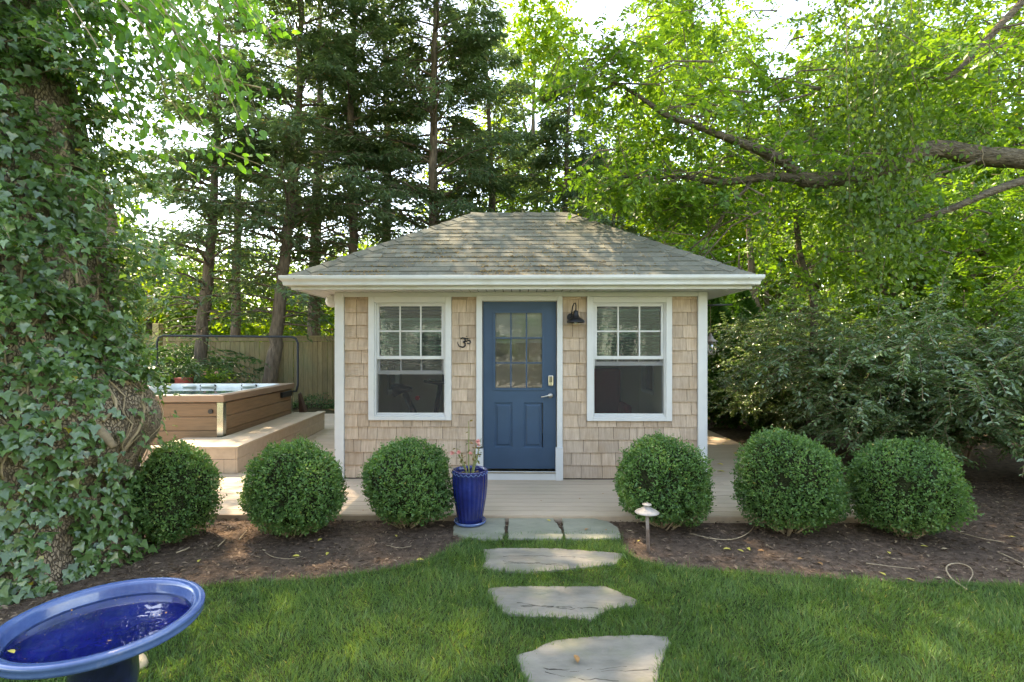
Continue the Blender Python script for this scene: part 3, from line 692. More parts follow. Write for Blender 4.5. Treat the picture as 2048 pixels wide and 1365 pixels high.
for x_ in (1.0, 1.66): bx('armrest', M['red'], ch, x_-.05, x_+.05, 7.95, 8.6, .3, .74, .04)
for x_ in (1.02, 1.64):
    for y_ in (8.0, 8.6): bx('leg', M['black'], ch, x_-.02, x_+.02, y_-.02, y_+.02, .09, .3)
sh = thing('shelf_unit', (.6, 9.2, .09), 'low grey shelf unit by the back wall seen through the right window', 'shelf')
for x_ in (.45, 1.25): bx('side_panel', M['blind'], sh, x_, x_+.02, 9.05, 9.33, .09, 1.35)
for z_ in (.1,.5,.92,1.33): bx('shelf', M['blind'], sh, .471, 1.249, 9.05, 9.33, z_, z_+.02)

# ---------------------------------------------------------------- wall lamp, om sign, speaker, lantern
lm = Wp(1151, 640, YW-.1); lx, lz = lm.x, lm.z
la = thing('barn_lamp', (lx, YW-.02, lz), 'black gooseneck barn lamp on the shingles right of the door', 'wall lamp')
MB().tube([(lx-.05, YW-.017, lz+.035), (lx-.05, YW-.045, lz+.035)], .048, 24).build('wall_plate', M['black'], la, .004)
MB().tube([(lx-.045,YW-.03,lz+.05),(lx-.04,YW-.055,lz+.10),(lx-.032,YW-.07,lz+.16),(lx-.018,YW-.09,lz+.198),(lx-.002,YW-.115,lz+.20),(lx+.002,YW-.13,lz+.17),(lx,YW-.13,lz+.09)], .0075, 10).build('gooseneck', M['black'], la, smooth=True)
MB().lathe([(.001,.112),(.020,.110),(.028,.10),(.031,.085),(.034,.06),(.046,.035),(.056,.022),(.080,.010),(.098,-.008),(.108,-.028),(.110,-.036),(.106,-.037),(.09,-.01),(.05,.01),(.02,.04),(.001,.05)], 32, (lx, YW-.13, lz)).build('lamp_shade', M['black'], la, smooth=True)
MB().lathe([(.001,.03),(.016,.02),(.024,-.005),(.026,-.03),(.018,-.048),(.001,-.056)], 16, (lx, YW-.13, lz)).build('bulb', glaze('bulb_glass', (.5,.5,.45), (.6,.6,.55), (.7,.7,.65)), la, smooth=True)
oc = Wp(929, 685, YW-.02)
om = MB()
def oc_(pts, r): om.tube([(oc.x+a*.165, YW-.021, oc.z+b*.165) for a, b in pts], r, 8)
def arc(cx, cy, r, a0, a1, k=10, ry=None): return [(cx+r*math.cos(math.radians(a0+(a1-a0)*i/k)), cy+(ry or r)*math.sin(math.radians(a0+(a1-a0)*i/k))) for i in range(k+1)]
oc_(arc(-.12,.17,.16,160,-80,10), [.004]+[.008]*9+[.006]); oc_(arc(-.14,-.17,.20,85,-120,12)+[(-.40,-.30),(-.50,-.10),(-.50,.05)], [.005]+[.0095]*12+[.007,.005,.003])
oc_([(.04,.02),(.12,.10),(.2,.06)]+arc(.32,.02,.13,150,-150,10), [.006]*14); oc_(arc(.16,.40,.18,215,325,8,.15), [.003]+[.0065]*7+[.003]); oc_([(.15,.42),(.16,.44),(.17,.42)], .0085)
props(om.build('om_sign', M['black'], smooth=True), 'small black metal om symbol on the shingles left of the door', 'wall sign')
sp0 = Wp(664, 603, 6.62)
s_ = thing('wall_speaker', (sp0.x, 6.62, sp0.z), 'round white outdoor fixture under the left eave of the house', 'wall fixture')
MB().lathe([(.001,.05),(.05,.05),(.075,.035),(.08,.0),(.07,-.03),(.03,-.04),(.001,-.04)], 24).xform(Matrix.Translation(sp0) @ Matrix.Rotation(math.radians(90), 4, 'X')).build('body', M['white'], s_, smooth=True)
MB().lathe([(.02,.0515),(.03,.056),(.04,.0515)], 24).xform(Matrix.Translation(sp0) @ Matrix.Rotation(math.radians(90), 4, 'X')).build('ring', M['gutter'], s_, smooth=True)
MB().tube([(sp0.x, 6.64, sp0.z), (-2.262, 6.68, sp0.z)], .012, 8).build('arm', M['white'], s_)
LY = 7.0; bz = 1.61 + 85/ (F/LY)
br = thing('lantern_bracket', (2.27, LY, bz), 'black iron bracket arm sticking out of the right side wall', 'bracket')
MB().tube([(2.265, LY, bz), (2.84, LY, bz+.01)], .012, 8).build('arm', M['black'], br, smooth=True)
MB().tube([(2.265, LY, bz-.14), (2.42, LY, bz-.002)], .008, 8).build('brace', M['black'], br, smooth=True)
bx('mount_plate', M['black'], br, 2.262, 2.272, LY-.03, LY+.03, bz-.17, bz+.05)
lp = Wp(1421, 690, LY)
ln = thing('cage_lantern', (lp.x, LY, lp.z-.14), 'weathered cage lantern hanging on a cord from the bracket', 'lantern')
MB().tube([(lp.x, LY, bz), (lp.x+.003, LY, lp.z+.14)], .003, 5).build('cord', M['twig'], ln)
MB().lathe([(.001,.15),(.018,.148),(.022,.12),(.035,.11),(.04,.08),(.095,.045),(.093,.042),(.03,.07),(.001,.08)], 20, tuple(lp)).build('cap', M['lampgrey'], ln, smooth=True)
cg = MB()
for k in range(8):
    a = 2*math.pi*k/8; c, s = math.cos(a), math.sin(a)
    cg.tube([(lp.x+r_*c, LY+r_*s, lp.z+z_) for r_, z_ in ((.06,.045),(.075,.0),(.075,-.06),(.06,-.12),(.03,-.135))], .003, 5)
for z_, r_ in ((.02,.07),(-.03,.077),(-.08,.073),(-.125,.058)): cg.tube([(lp.x+r_*math.cos(a), LY+r_*math.sin(a), lp.z+z_) for a in [2*math.pi*i/20 for i in range(21)]], .003, 5, cap=False)
cg.build('wire_cage', M['lampgrey'], ln, smooth=True)
MB().lathe([(.001,.05),(.035,.04),(.04,-.05),(.03,-.11),(.001,-.12)], 16, tuple(lp)).build('glass_jar', M['glass'], ln, smooth=True)
# ================================================================ HOT TUB and its step
TC = Wp(446, 792, 7.44); TO = Vector((TC.x, 7.44, 0)); TA = math.radians(3.2)
tub = thing('hot_tub', TO, 'brown panelled hot tub full of water, on the deck left of the house', 'hot tub')
TM = Matrix.Translation(TO) @ Matrix.Rotation(TA, 4, 'Z')
TWX, TLY, TZ = 2.42, 2.65, .93
def tb(name, mat, x0, x1, y0, y1, z0, z1, bevel=.004, par=None):
    return MB().box(x0,x1,y0,y1,z0,z1).xform(TM).build(name, mat, par or tub, bevel)
nb = 4; bh = .80/nb
for i in range(nb):
    z0 = .02 + bh*i
    tb('cladding_board', M['tubwood'], -TWX+.03, -.085, .0, .03, z0+.003, z0+bh-.003, .006)
    tb('cladding_board', M['tubwood'], -.03, .0, .085, TLY-.085, z0+.003, z0+bh-.003, .006)
    tb('cladding_board', M['tubwood'], -TWX, -TWX+.03, .085, TLY-.085, z0+.003, z0+bh-.003, .006)
tb('back_panel', M['tubwood'], -TWX+.03, -.03, TLY-.03, TLY, .02, .82)
tb('core', M['black'], -TWX+.032, -.032, .032, TLY-.032, .0, .50)
m = MB()
m.box(-.084,.004,-.006,.0,.0,.826); m.box(.0,.006,.0,.084,.0,.826); m.xform(TM).build('corner_trim', M['steel'], tub, .002)
MB().box(-.0,.006,TLY-.084,TLY,.0,.826).xform(TM).build('corner_trim', M['steel'], tub, .002)
o_ = .025; rw = .17                                 # rim of four mitred boards
def mit(a, b, c, d): return MB().prism([a, b, c, d], .832, TZ).xform(TM).build('rim_board', M['tubrim'], tub, .008)
X0, X1, Y0_, Y1_ = -TWX-o_, o_, -o_, TLY+o_; e = .001
mit((X0,Y0_),(X1,Y0_),(X1-rw,Y0_+rw-e),(X0+rw,Y0_+rw-e)); mit((X1,Y0_+e*2),(X1,Y1_-e*2),(X1-rw+e,Y1_-rw),(X1-rw+e,Y0_+rw))
mit((X1,Y1_),(X0,Y1_),(X0+rw,Y1_-rw+e),(X1-rw,Y1_-rw+e)); mit((X0,Y1_-e*2),(X0,Y0_+e*2),(X0+rw-e,Y0_+rw),(X0+rw-e,Y1_-rw))
q = MB(); ix0, ix1, iy0, iy1 = X0+rw, X1-rw, Y0_+rw, Y1_-rw    # moulded shell
rings = [(-.03,.926),(0,.934),(.03,.925),(.05,.86),(.10,.74),(.28,.70),(.34,.45),(.8,.42)]
for (i_, z_) in rings:
    R0 = .22
    for (cx, cy, a0) in ((ix1-i_-R0, iy0+i_+R0, -90), (ix1-i_-R0, iy1-i_-R0, 0), (ix0+i_+R0, iy1-i_-R0, 90), (ix0+i_+R0, iy0+i_+R0, 180)):
        for k in range(5):
            a = math.radians(a0+22.5*k); q.v.append((cx+R0*math.cos(a), cy+R0*math.sin(a), z_))
for r_ in range(len(rings)-1):
    for k in range(20): q.f.append((r_*20+k, r_*20+(k+1) % 20, (r_+1)*20+(k+1) % 20, (r_+1)*20+k))
q.f.append(tuple((len(rings)-1)*20+k for k in range(20)))
shell = q.xform(TM).build('shell', M['shell'], tub, smooth=True)
MB().add([(ix0+.07,iy0+.07,.865),(ix1-.07,iy0+.07,.865),(ix1-.07,iy1-.07,.865),(ix0+.07,iy1-.07,.865)], [(0,1,2,3)]).xform(TM).build('water', M['tubwater'], tub)
for (fx, ) in ((.30,),(.42,),(.66,),(.78,)):
    c = TM @ Vector((ix0+(ix1-ix0)*fx, iy1-.055, .90)); MB().tube([c, c+Vector((0,-.02,0))], .022, 12).build('jet', M['black'], shell)
for fx in (.2, .36, .72):
    c = TM @ Vector((ix0+(ix1-ix0)*fx, iy1-.07, .885)); MB().tube([c+Vector((-.13,0,0)), c+Vector((-.1,-.02,.01)), c+Vector((.1,-.02,.01)), c+Vector((.13,0,0))], [.012,.03,.03,.012], 10).build('headrest', M['shell'], shell, smooth=True)
tb('control_panel', M['black'], -1.35, -1.05, TLY-.10, TLY-.04, TZ+.0005, TZ+.006, .002)
tb('control_panel', M['black'], -.75, -.5, TLY-.10, TLY-.04, TZ+.0005, TZ+.006, .002)
c = TM @ Vector((-.17, -.001, .70)); MB().tube([c, c+Vector((0,-.02,0))], .034, 20).build('vent_port', M['black'], tub)
# cover lifter and the folded cover behind
LB = TM @ Vector((.09, TLY-.12, .80)); TLc = TM @ Vector((-TWX-.09, TLY-.12, .80))
def up(p, z): return Vector((p.x, p.y, z))
pts = [LB+Vector((-.06,0,-.0)), LB+Vector((.02,0,0))]
A = up(LB, .9) + Vector((.05,0,0)); Bp = up(TLc, .9) + Vector((-.0,0,0)); ztop = 1.83
path = [LB+Vector((-.05,0,-.02)), LB+Vector((.02,0,-.02)), A, up(A,1.2), up(A,ztop-.12), up(A,ztop-.035)+Vector((-.035,0,0)), up(A,ztop)+Vector((-.12,0,0)),
        up(Bp,ztop+.02)+Vector((.12,0,0)), up(Bp,ztop-.015)+Vector((.035,0,0)), up(Bp,ztop-.10), up(Bp,1.2), Bp, TLc+Vector((.05,0,-.02))]
MB().tube(path, .021, 10).build('cover_lifter', M['foam'], tub, smooth=True)
tb('lifter_bracket', M['black'], .002, .05, TLY-.62, TLY-.16, .70, .80, .01); tb('lifter_bracket', M['black'], -TWX-.05, -TWX-.002, TLY-.62, TLY-.16, .70, .80, .01)
q = MB().add([(.10,TLY-.02,.72),(.12,TLY-.02,.72),(.30,TLY+.1,.05),(.10,TLY+.1,.05),(.10,TLY+.09,.74),(.13,TLY+.09,.74),(.33,TLY+.2,.05),(.12,TLY+.2,.05)], [(0,1,2,3),(7,6,5,4),(0,4,5,1),(1,5,6,2),(2,6,7,3),(3,7,4,0)])
q.xform(TM).build('folded_cover', surf('cover_vinyl', (.06,.03,.022), .2, .5, 6), tub, .01)

SO = Gp(475, 893, .35); SM = Matrix.Translation((SO.x, SO.y, 0)) @ Matrix.Rotation(math.radians(4.3), 4, 'Z')
step = thing('tub_step', (SO.x, SO.y, 0), 'low bench step of beige brown boards wrapped round the hot tub corner', 'step')
def sb(name, x0, x1, y0, y1, z0, z1, mat='step', bev=.003): return MB().box(x0,x1,y0,y1,z0,z1).xform(SM).build(name, M[mat], step, bev)
LS = 3.75; SD = .52
y_ = .0; sb('top_board', -1.22, .012, -.012, .135, .325, .35, 'deck')            # front nosing
for i in range(4): sb('top_board', -1.05-(.0), -.145, .14+.142*i, .277+.142*i, .325, .35, 'deck')
sb('top_board', -.14, .012, .14, LS, .325, .35, 'deck')
k = int((LS-.71)/.145)
for i in range(k): sb('top_board', -SD-.02, -.145, .71+.145*i, .71+.145*i+.141, .325, .3498, 'deck')
sb('side_board', -.022, -.001, .0, LS-.01, .185, .323); sb('side_board', -.0225, -.0015, .0, 2.1, .004, .181); sb('side_board', -.0225, -.0015, 2.104, LS-.01, .004, .181)
sb('front_board', -1.20, -.024, .0, .022, .185, .323)
for i in range(8): sb('front_board', -.024-.147*(i+1)+.003, -.024-.147*i, .0, .022, .004, .181)
sb('end_board', -SD, -.024, LS-.03, LS-.008, .004, .323)
MB().box(-1.18,-.03,.03,.70,.01,.31).box(-SD+.02,-.03,.705,LS-.04,.01,.31).xform(SM).build('carcass', M['black'], step)
sb('hatch', -.75, -.45, .16, .40, .3505, .3525, 'deck', 0)

# ================================================================ FENCE
FYY = 15.5
fn = thing('board_fence', (-6, FYY, GZ), 'weathered board fence with a top rail behind the hot tub and conifers', 'fence')
FB = []
for v in range(4):
    me = bpy.data.meshes.new('board'); q = MB().box(0, 1, 0, .018, 0, 1); me.from_pydata(q.v, [], q.f); me.materials.append(M['fence']); FB.append(me)
x_ = -15.5; i = 0
while x_ < 3.0:
    w_ = .137 + RN.uniform(-.004,.004); inst('board', RN.choice(FB), fn, (x_, FYY + RN.choice([0, .006, .013]), GZ), (w_, 1, 1.86 + RN.uniform(-.006,.006))); x_ += w_+.010; i += 1
for k in range(7):
    px_ = -14.7 + 2.45*k + (.0)
    bx('post', M['fence'], fn, px_, px_+.1, FYY-.10, FYY-.003, GZ, 2.03 if k != 2 else 2.06, .004)
bx('rail', M['fence'], fn, -15.5, 3.0, FYY-.02, FYY+.04, 1.82, 1.95, .004); bx('rail', M['fence'], fn, -15.5, 3.0, FYY-.045, FYY+.06, 1.951, 1.985, .004)
tp = Wp(316, 660, 14.3)
props(bx('timber_post', surf('post_timber', (.42,.31,.14), .15, .8, 6, (4,4,1), .3), None, tp.x-.09, tp.x+.09, 14.2, 14.38, GZ, 2.30, .01), 'square yellowish timber post rising above the laurel at the left', 'post')

# ================================================================ BOX BALLS
def box_ball(cx, cy, r, h, seed, label, loc_lean=0):
    rs = np.random.default_rng(seed)
    o = thing('box_ball', (cx, cy, GZ), label, 'shrub', 'clipped box balls along the deck edge')
    rz = h/2; cz = GZ + rz + .03
    def surfp(d, k=1.0):
        f = 1 + .11*pn(d*1.6 + seed*1.7, 1.4) + .045*pn(d + seed, 5.2, 1) + .028*pn(d, 12, 2)
        hz_ = 1 + .34*np.clip(-d[:,2], 0, .85) - .06*np.clip(d[:,2]-.6, 0, 1)
        return np.stack([cx + d[:,0]*r*f*k*hz_, cy + d[:,1]*r*f*k*hz_, cz + d[:,2]*rz*f*k*np.where(d[:,2] < 0, .98, 1)], 1)
    # solid inner mass; the shade among the twigs is put into its dark colour
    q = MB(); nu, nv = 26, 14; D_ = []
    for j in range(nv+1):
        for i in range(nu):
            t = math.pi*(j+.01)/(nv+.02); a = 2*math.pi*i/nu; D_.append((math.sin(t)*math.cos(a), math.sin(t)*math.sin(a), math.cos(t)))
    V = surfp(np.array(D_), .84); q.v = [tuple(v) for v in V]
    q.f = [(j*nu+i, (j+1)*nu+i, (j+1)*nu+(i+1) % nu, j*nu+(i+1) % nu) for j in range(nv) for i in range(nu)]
    q.build('inner_shade_mass', M['core'], o)
    n = int(27000*(r/.45)**2); d = nrm(rs.normal(size=(n,3)))
    depth = rs.random(n)**1.3
    P = surfp(d, 1) - d*(depth*.11*r/.45)[:,None]
    dens = pn(d, 9, 1); keep = (dens > -.62) | (depth > .6); P, d, depth = P[keep], d[keep], depth[keep]; n = len(P)
    Dn = d*.6 + rs.normal(0,.6,(n,3)) + np.array([0,0,.25]); N_ = d + rs.normal(0,.65,(n,3))
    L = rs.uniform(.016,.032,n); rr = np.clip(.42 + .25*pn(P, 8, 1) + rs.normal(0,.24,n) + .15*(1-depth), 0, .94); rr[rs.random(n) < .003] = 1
    # loose sprigs breaking the outline
    k = int(420*r/.45); sd_ = nrm(rs.normal(size=(k,3))); sd_ = sd_[sd_[:,2] > -.5]; k = len(sd_); b0 = surfp(sd_, .97); dirs = nrm(sd_ + rs.normal(0,.35,(k,3)) + np.array([0,0,.35]))
    PP = [P]; DD = [Dn]; NN = [N_]; LL = [L]; RR = [rr]
    for s_ in range(12):
        PP.append(b0 + dirs*(.006*s_)*rs.uniform(.5,1,(k,1))); DD.append(dirs*.5 + rs.normal(0,.7,(k,3))); NN.append(rs.normal(0,1,(k,3))+dirs); LL.append(rs.uniform(.014,.022,k)); RR.append(rs.uniform(.45,.9,k))
    P, Dn, N_, L, rr = map(np.concatenate, (PP, DD, NN, LL, RR))
    z = P[:,2] > GZ + .02; P, Dn, N_, L, rr = P[z], Dn[z], N_[z], L[z], rr[z]
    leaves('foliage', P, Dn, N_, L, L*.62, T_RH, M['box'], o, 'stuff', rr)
    tw = MB()
    for _ in range(26):
        a = rs.random()*6.28; r0 = rs.uniform(.02,.10); r1 = rs.uniform(.5,.86)*r
        tw.tube([(cx+r0*math.cos(a), cy+r0*math.sin(a), GZ), (cx+(r0+r1)/2*math.cos(a+.15), cy+(r0+r1)/2*math.sin(a+.15), GZ+.07+.04*rs.random()), (cx+r1*math.cos(a+.1), cy+r1*math.sin(a+.1), GZ+.18+.14*rs.random())], [.007,.005,.002], 5)
    tw.build('stems', M['stem'], o)
for i, (a, b, top, bot, lab) in enumerate([
    (240, 438, 888, 1092, 'clipped box ball next to the ivy covered trunk, leftmost of the six'),
    (481, 690, 884, 1080, 'round clipped box ball in front of the left corner board of the house'),
    (722, 904, 880, 1062, 'clipped box ball under the left window, just left of the blue pot'),
    (1233, 1426, 876, 1062, 'clipped box ball under the right window, behind the path light'),
    (1474, 1692, 868, 1072, 'clipped box ball right of the house, second from the right of the row'),
    (1699, 1938, 880, 1076, 'widest clipped box ball, at the right end of the row')]):
    cy = 1040*1.66/(bot-8-697) + .02; s = F/cy; mx_ = (a+b)/2; c = Wp(mx_-.011*(mx_-1040), 700, cy); r = (b-a)/2/s*.965/math.sqrt(1+((mx_-1040)/F)**2)
    ztop = CAMZ + (697-top)/F*(cy) ; box_ball(c.x, cy, r, ztop-GZ-.03, 20+i, lab)

# ================================================================ BLUE POT with a rose
pc = Vector(((940-1040)/ (F/4.84), 4.84, GZ+.031)); pot = thing('blue_pot', pc, 'tall fluted cobalt blue glazed pot on its saucer, beside the door', 'pot')
def flute(i, a): return 1 + (.045*abs(math.sin(a*11)) - .022 if 1 < i < 13 else 0)
MB().lathe([(.001,.012),(.10,.012),(.112,.02),(.118,.06),(.128,.12),(.142,.2),(.153,.28),(.160,.36),(.162,.42),(.160,.47),(.160,.485),(.163,.495),(.158,.503),(.146,.50),(.143,.47),(.143,.40),(.001,.40)], 132, tuple(pc), flute).build('body', M['glaze'], pot, smooth=True)
sc_ = MB()
for k in range(22):
    a = 2*math.pi*(k+.5)/22; sc_.tube([(pc.x+.163*math.cos(a+t), pc.y+.163*math.sin(a+t), pc.z+.478+zz) for t, zz in ((-.14,.008),(-.07,-.006),(0,-.012),(.07,-.006),(.14,.008))], .004, 5)
sc_.build('scalloped_edge', M['bowlrim'], pot, smooth=True)
MB().lathe([(.001,.0),(.125,.0),(.145,.012),(.152,.034),(.146,.036),(.138,.018),(.12,.011),(.001,.011)], 48, (pc.x, pc.y, pc.z)).build('saucer', M['bowlrim'], pot, smooth=True)
MB().lathe([(.001,.455),(.08,.462),(.142,.45)], 24, tuple(pc), lambda i, a: 1+.0*i).build('soil', M['soilpot'], pot)
rose = thing('rose_plant', (pc.x, pc.y, pc.z+.455), 'leggy rose with a few pink flowers growing in the blue pot', 'plant')
rb = MB(); tips = []
for k, (dx, h, lean) in enumerate([(-.05,.25,-.10),(-.01,.50,-.01),(.02,.30,.03),(.04,.34,.09),(-.03,.20,-.06),(.05,.22,.06)]):
    p = Vector((pc.x+dx*.6, pc.y+RN.uniform(-.04,.04), pc.z+.45)); q = [p]
    for s_ in range(5): q.append(q[-1] + Vector((lean/5+RN.uniform(-.008,.008), RN.uniform(-.01,.01), h/5)))
    rb.tube(q, [.0075,.007,.006,.005,.004,.003], 6); tips.append((q, lean))
rb.build('canes', surf('rose_cane', (.20,.22,.07), .3, .6, 20), rose)
P, Dn = [], []
for q, lean in tips:
    for _ in range(12):
        p = q[RN.randint(2,5)]; d = Vector((RN.gauss(0,1), RN.gauss(0,1), RN.gauss(.1,.6))).normalized(); P.append(p + d*.012); Dn.append(d)
P = np.array(P); Dn = np.array(Dn); leaves('leaf', P, Dn, NR.normal(0,.4,(len(P),3))+[0,0,1], .032, .020, T_OV, leafm('rose_leaf', (.07,.12,.03), (.22,.13,.05), .3), rose, 'stuff')
for (px_, py_, r_) in ((905,906,.020),(917,905,.019),(956,884,.021),(941,907,.014),(958,891,.014)):
    c = np.array(Wp(px_, py_, 4.80)); n = 16; d = rdir(n); leaves('flower', np.tile(c,(n,1)), d, rdir(n), r_*1.4, r_*1.3, T_OV, M['pink'], rose)
n = 30; a = NR.random(n)*6.28; rr_ = NR.uniform(0,.12,n); P = np.stack([pc.x+rr_*np.cos(a), pc.y+rr_*np.sin(a), np.full(n, pc.z+.466)],1); leaves('dropped_leaf', P, rdir(n)*[1,1,.2], np.tile([0,0,1.],(n,1))+NR.normal(0,.3,(n,3)), .03, .014, T_OV, M['litter'], rose, 'stuff')

# ================================================================ PATH LIGHT
pl = Gp(1297, 1105); yl = pl.y; tz = CAMZ + (697-1016)/F*yl; cxl = Wp(1294, 1020, yl).x
pt = thing('path_light', pl, 'low brown path light with a round two tier cap, in front of a box ball', 'path light')
MB().tube([(pl.x, yl, GZ-.02), (cxl, yl, tz-.02)], .0135, 12).build('post', M['copper'], pt, smooth=True)
MB().lathe([(.001,.030),(.035,.024),(.038,.019),(.036,.016),(.022,.010),(.024,.002),(.050,-.014),(.085,-.032),(.098,-.042),(.097,-.046),(.08,-.038),(.02,-.012),(.013,-.03),(.001,-.03)], 36, (cxl, yl, tz+.012)).build('cap', M['lampgrey'], pt, smooth=True)
MB().lathe([(.001,.042),(.004,.040),(.005,.028)], 10, (cxl, yl, tz+.012)).build('finial', M['lampgrey'], pt, smooth=True)

# ================================================================ BIRDBATH
by = 1.84; bcx = -1.49; bcz = CAMZ - 551*by/F; BR = .335
bb = thing('birdbath', (bcx, by, GZ), 'glazed cobalt blue birdbath holding water, at the near left corner of the lawn', 'birdbath')
K_ = .925
def ks(l): return [(r_*K_, z_) for r_, z_ in l]
MB().lathe(ks([(.001,-.095),(.12,-.093),(.22,-.072),(.30,-.035),(.325,-.022),(.334,-.016),(.336,-.008),(.333,.0),(.338,.006),(.339,.014),(.335,.019),(.326,.021),(.306,.018),(.300,.013),(.297,.004),(.293,-.018),(.286,-.034)]), 96, (bcx,by,bcz)).build('bowl_rim', M['bowlrim'], bb, smooth=True)
MB().lathe(ks([(.286,-.034),(.27,-.046),(.24,-.056),(.18,-.066),(.08,-.072),(.001,-.073)]), 96, (bcx,by,bcz)).build('bowl', M['bowlin'], bb, smooth=True)
MB().lathe(ks([(.290,-.026),(.001,-.026)]), 64, (bcx,by,bcz)).build('water', M['water'], bb, smooth=True)
hgt = bcz - GZ
MB().lathe([(.001,-.090),(.112,-.096),(.115,-.10),(.104,-.108),(.108,-.12),(.10,-.13),(.104,-.2),(.095,-.35),(.11,-.5),(.15,-hgt+.06),(.165,-hgt+.02),(.16,-hgt),(.001,-hgt)], 64, (bcx,by,bcz)).build('pedestal', M['foot'], bb, smooth=True)
def fleaf(name, p, size, ang, mat, label, cat_='leaf', group=None, curl=.25, tilt=.15):
    q = MB(); n = 6; pr = [(0,0),(.22,.28),(.5,.36),(.78,.24),(1,0)]
    for (u, v) in pr:
        zc = curl*.25*math.sin(u*3.1)
        q.v += [(u-.5, -v*.6, zc + curl*v*.5), (u-.5, 0, zc), (u-.5, v*.6, zc + curl*v*.5)]
    for i in range(4):
        for j in range(2): q.f.append((i*3+j, (i+1)*3+j, (i+1)*3+j+1, i*3+j+1))
    q.xform(Matrix.Translation(p) @ Matrix.Rotation(ang, 4, 'Z') @ Matrix.Rotation(tilt, 4, 'X') @ Matrix.Scale(size, 4))
    o = q.build(name, mat, world=(0,0,0)); props(o, label, cat_, group); return o
wz = bcz - .020
for (px_, py_, s_, mt, lab) in ((22,1304,.040,'yleaf','narrow yellow leaf floating at the left edge of the birdbath water'),(143,1221,.016,'bleaf','tiny brown leaf on the far side of the birdbath water'),(332,1226,.016,'bleaf','brown seed leaf by the bright reflection in the birdbath'),(219,1282,.013,'bleaf','small brown leaf in the middle of the birdbath water')):
    fleaf('floating_leaf', Gp(px_, py_, wz), s_, RN.random()*3, M[mt], lab)
n = 46; a = NR.random(n)*6.28; r_ = .255*np.sqrt(NR.random(n)); P = np.stack([bcx+r_*np.cos(a), by+r_*np.sin(a), np.full(n, bcz-.024)],1)
leaves('floating_specks', P, rdir(n)*[1,1,.05], np.tile([0,0,1.],(n,1)), NR.uniform(.004,.009,n), .003, T_RH, M['litter'], bb, 'stuff')

# ================================================================ leaves and twigs lying about
def ground_leaf(px_, py_, s_, mt, lab, z=GZ+.012, grp=None): fleaf('fallen_leaf', Gp(px_, py_, z), s_*1.35, RN.random()*6.28, M[mt], lab, 'leaf', grp, RN.uniform(.15,.5), RN.uniform(-.3,.3))
ground_leaf(1153, 1318, .055, 'bleaf', 'curled tan leaf lying on the nearest stepping stone', GZ+.042)
ground_leaf(1097, 1041, .045, 'yleaf', 'yellow green leaf at the back edge of the middle flagstone', GZ+.036)
ground_leaf(1173, 1059, .042, 'bleaf', 'orange brown leaf in the middle of the rounded flagstone', GZ+.036)
ground_leaf(1212, 1060, .025, 'bleaf', 'smaller brown leaf near the right end of the rounded flagstone', GZ+.036)
ground_leaf(1278, 1082, .035, 'yleaf', 'yellow leaf on the mulch just left of the path light post')
ground_leaf(911, 1068, .03, 'yleaf', 'small yellow leaf at the left tip of the flagstone under the blue pot')
ground_leaf(301, 1084, .06, 'yleaf', 'yellow leaf under the leftmost box ball'); ground_leaf(352, 1078, .07, 'bleaf', 'rust brown leaf under the leftmost box ball')
for p_, l_ in (((592,1113),'yellow leaf on the left bed, left one of two below the second box ball'),((655,1108),'yellow leaf on the left bed between second and third box ball'),((398,1122),'yellow leaf farthest left on the mulch, in front of the leftmost box ball'),((640,1080),'yellow leaf tucked at the right foot of the second box ball'),((824,1130),'yellow leaf near the lawn edge left of the flagstones, left of a touching pair'),((840,1120),'yellow leaf near the lawn edge left of the flagstones, right of a touching pair'),((792,1072),'yellow leaf right under the third box ball')): ground_leaf(*p_, .042, 'yleaf', l_, grp='yellow leaves on the left bed')
for p_, l_ in (((1454,1099),'lone yellow leaf on the right bed between path light and the next box ball'),((1481,1102),'left half of the leaf pair on the mulch before the second box ball from right'),((1497,1099),'right half of the leaf pair on the mulch before the second box ball from right'),((1778,1106),'yellow leaf on the mulch below the left side of the widest box ball'),((1820,1160),'yellow leaf on the lawn edge left of the vine ring'),((1765,1148),'yellow leaf at the lawn edge under the forked twig'),((2025,1074),'pale yellow leaf at the far right edge of the bed'),((1848,1093),'yellow leaf on the mulch just in front of the widest box ball')): ground_leaf(*p_, .045, 'yleaf', l_, grp='yellow leaves on the right bed')
for p_, l_ in (((1522,1102),'brown leaf on the mulch right of the yellow leaf pair'),((1640,1128),'brown leaf near the lawn edge in the middle of the right bed'),((1600,1118),'brown leaf on the mulch halfway between leaf pair and forked twig')): ground_leaf(*p_, .04, 'bleaf', l_, grp='brown leaves on the right bed')
for p_, l_ in (((1455,880),'farthest leaf on the side deck right of the house'),((1447,889),'second farthest leaf on the side deck'),((1411,910),'leaf on the side deck closest to the white corner board'),((1440,930),'leaf in the middle of the side deck, rear of two in line'),((1442,943),'nearest leaf on the side deck'),((1470,907),'leaf at the right edge of the side deck')): ground_leaf(*p_, .07, 'yleaf', l_, .004, 'leaves on the side deck')
for p_ in ((1082,1002),(1160,998),(1206,988),(1066,1029),(726,1021),(1188,955)): ground_leaf(*p_, .022, 'bleaf', 'tiny dark leaf lying on the deck boards in front of the house', .002, 'dark specks on the front deck')
def tw_(pts, r, lab, name='twig'):
    q = [Gp(a, b, GZ+.014) for a, b in pts]; f = [q[0]]
    for i in range(len(q)-1):
        for t in (.33,.66,1): f.append(q[i].lerp(q[i+1], t) + Vector((RN.uniform(-.004,.004), RN.uniform(-.006,.006), RN.uniform(0,.006))))
    for _ in range(2): f = [f[0]] + [(f[i-1]+f[i]*2+f[i+1])/4 for i in range(1, len(f)-1)] + [f[-1]]
    n = len(f); props(MB().tube(f, [r*(1-.5*i/n) for i in range(n)], 6).build(name, M['stem'], smooth=True), lab, 'twig')
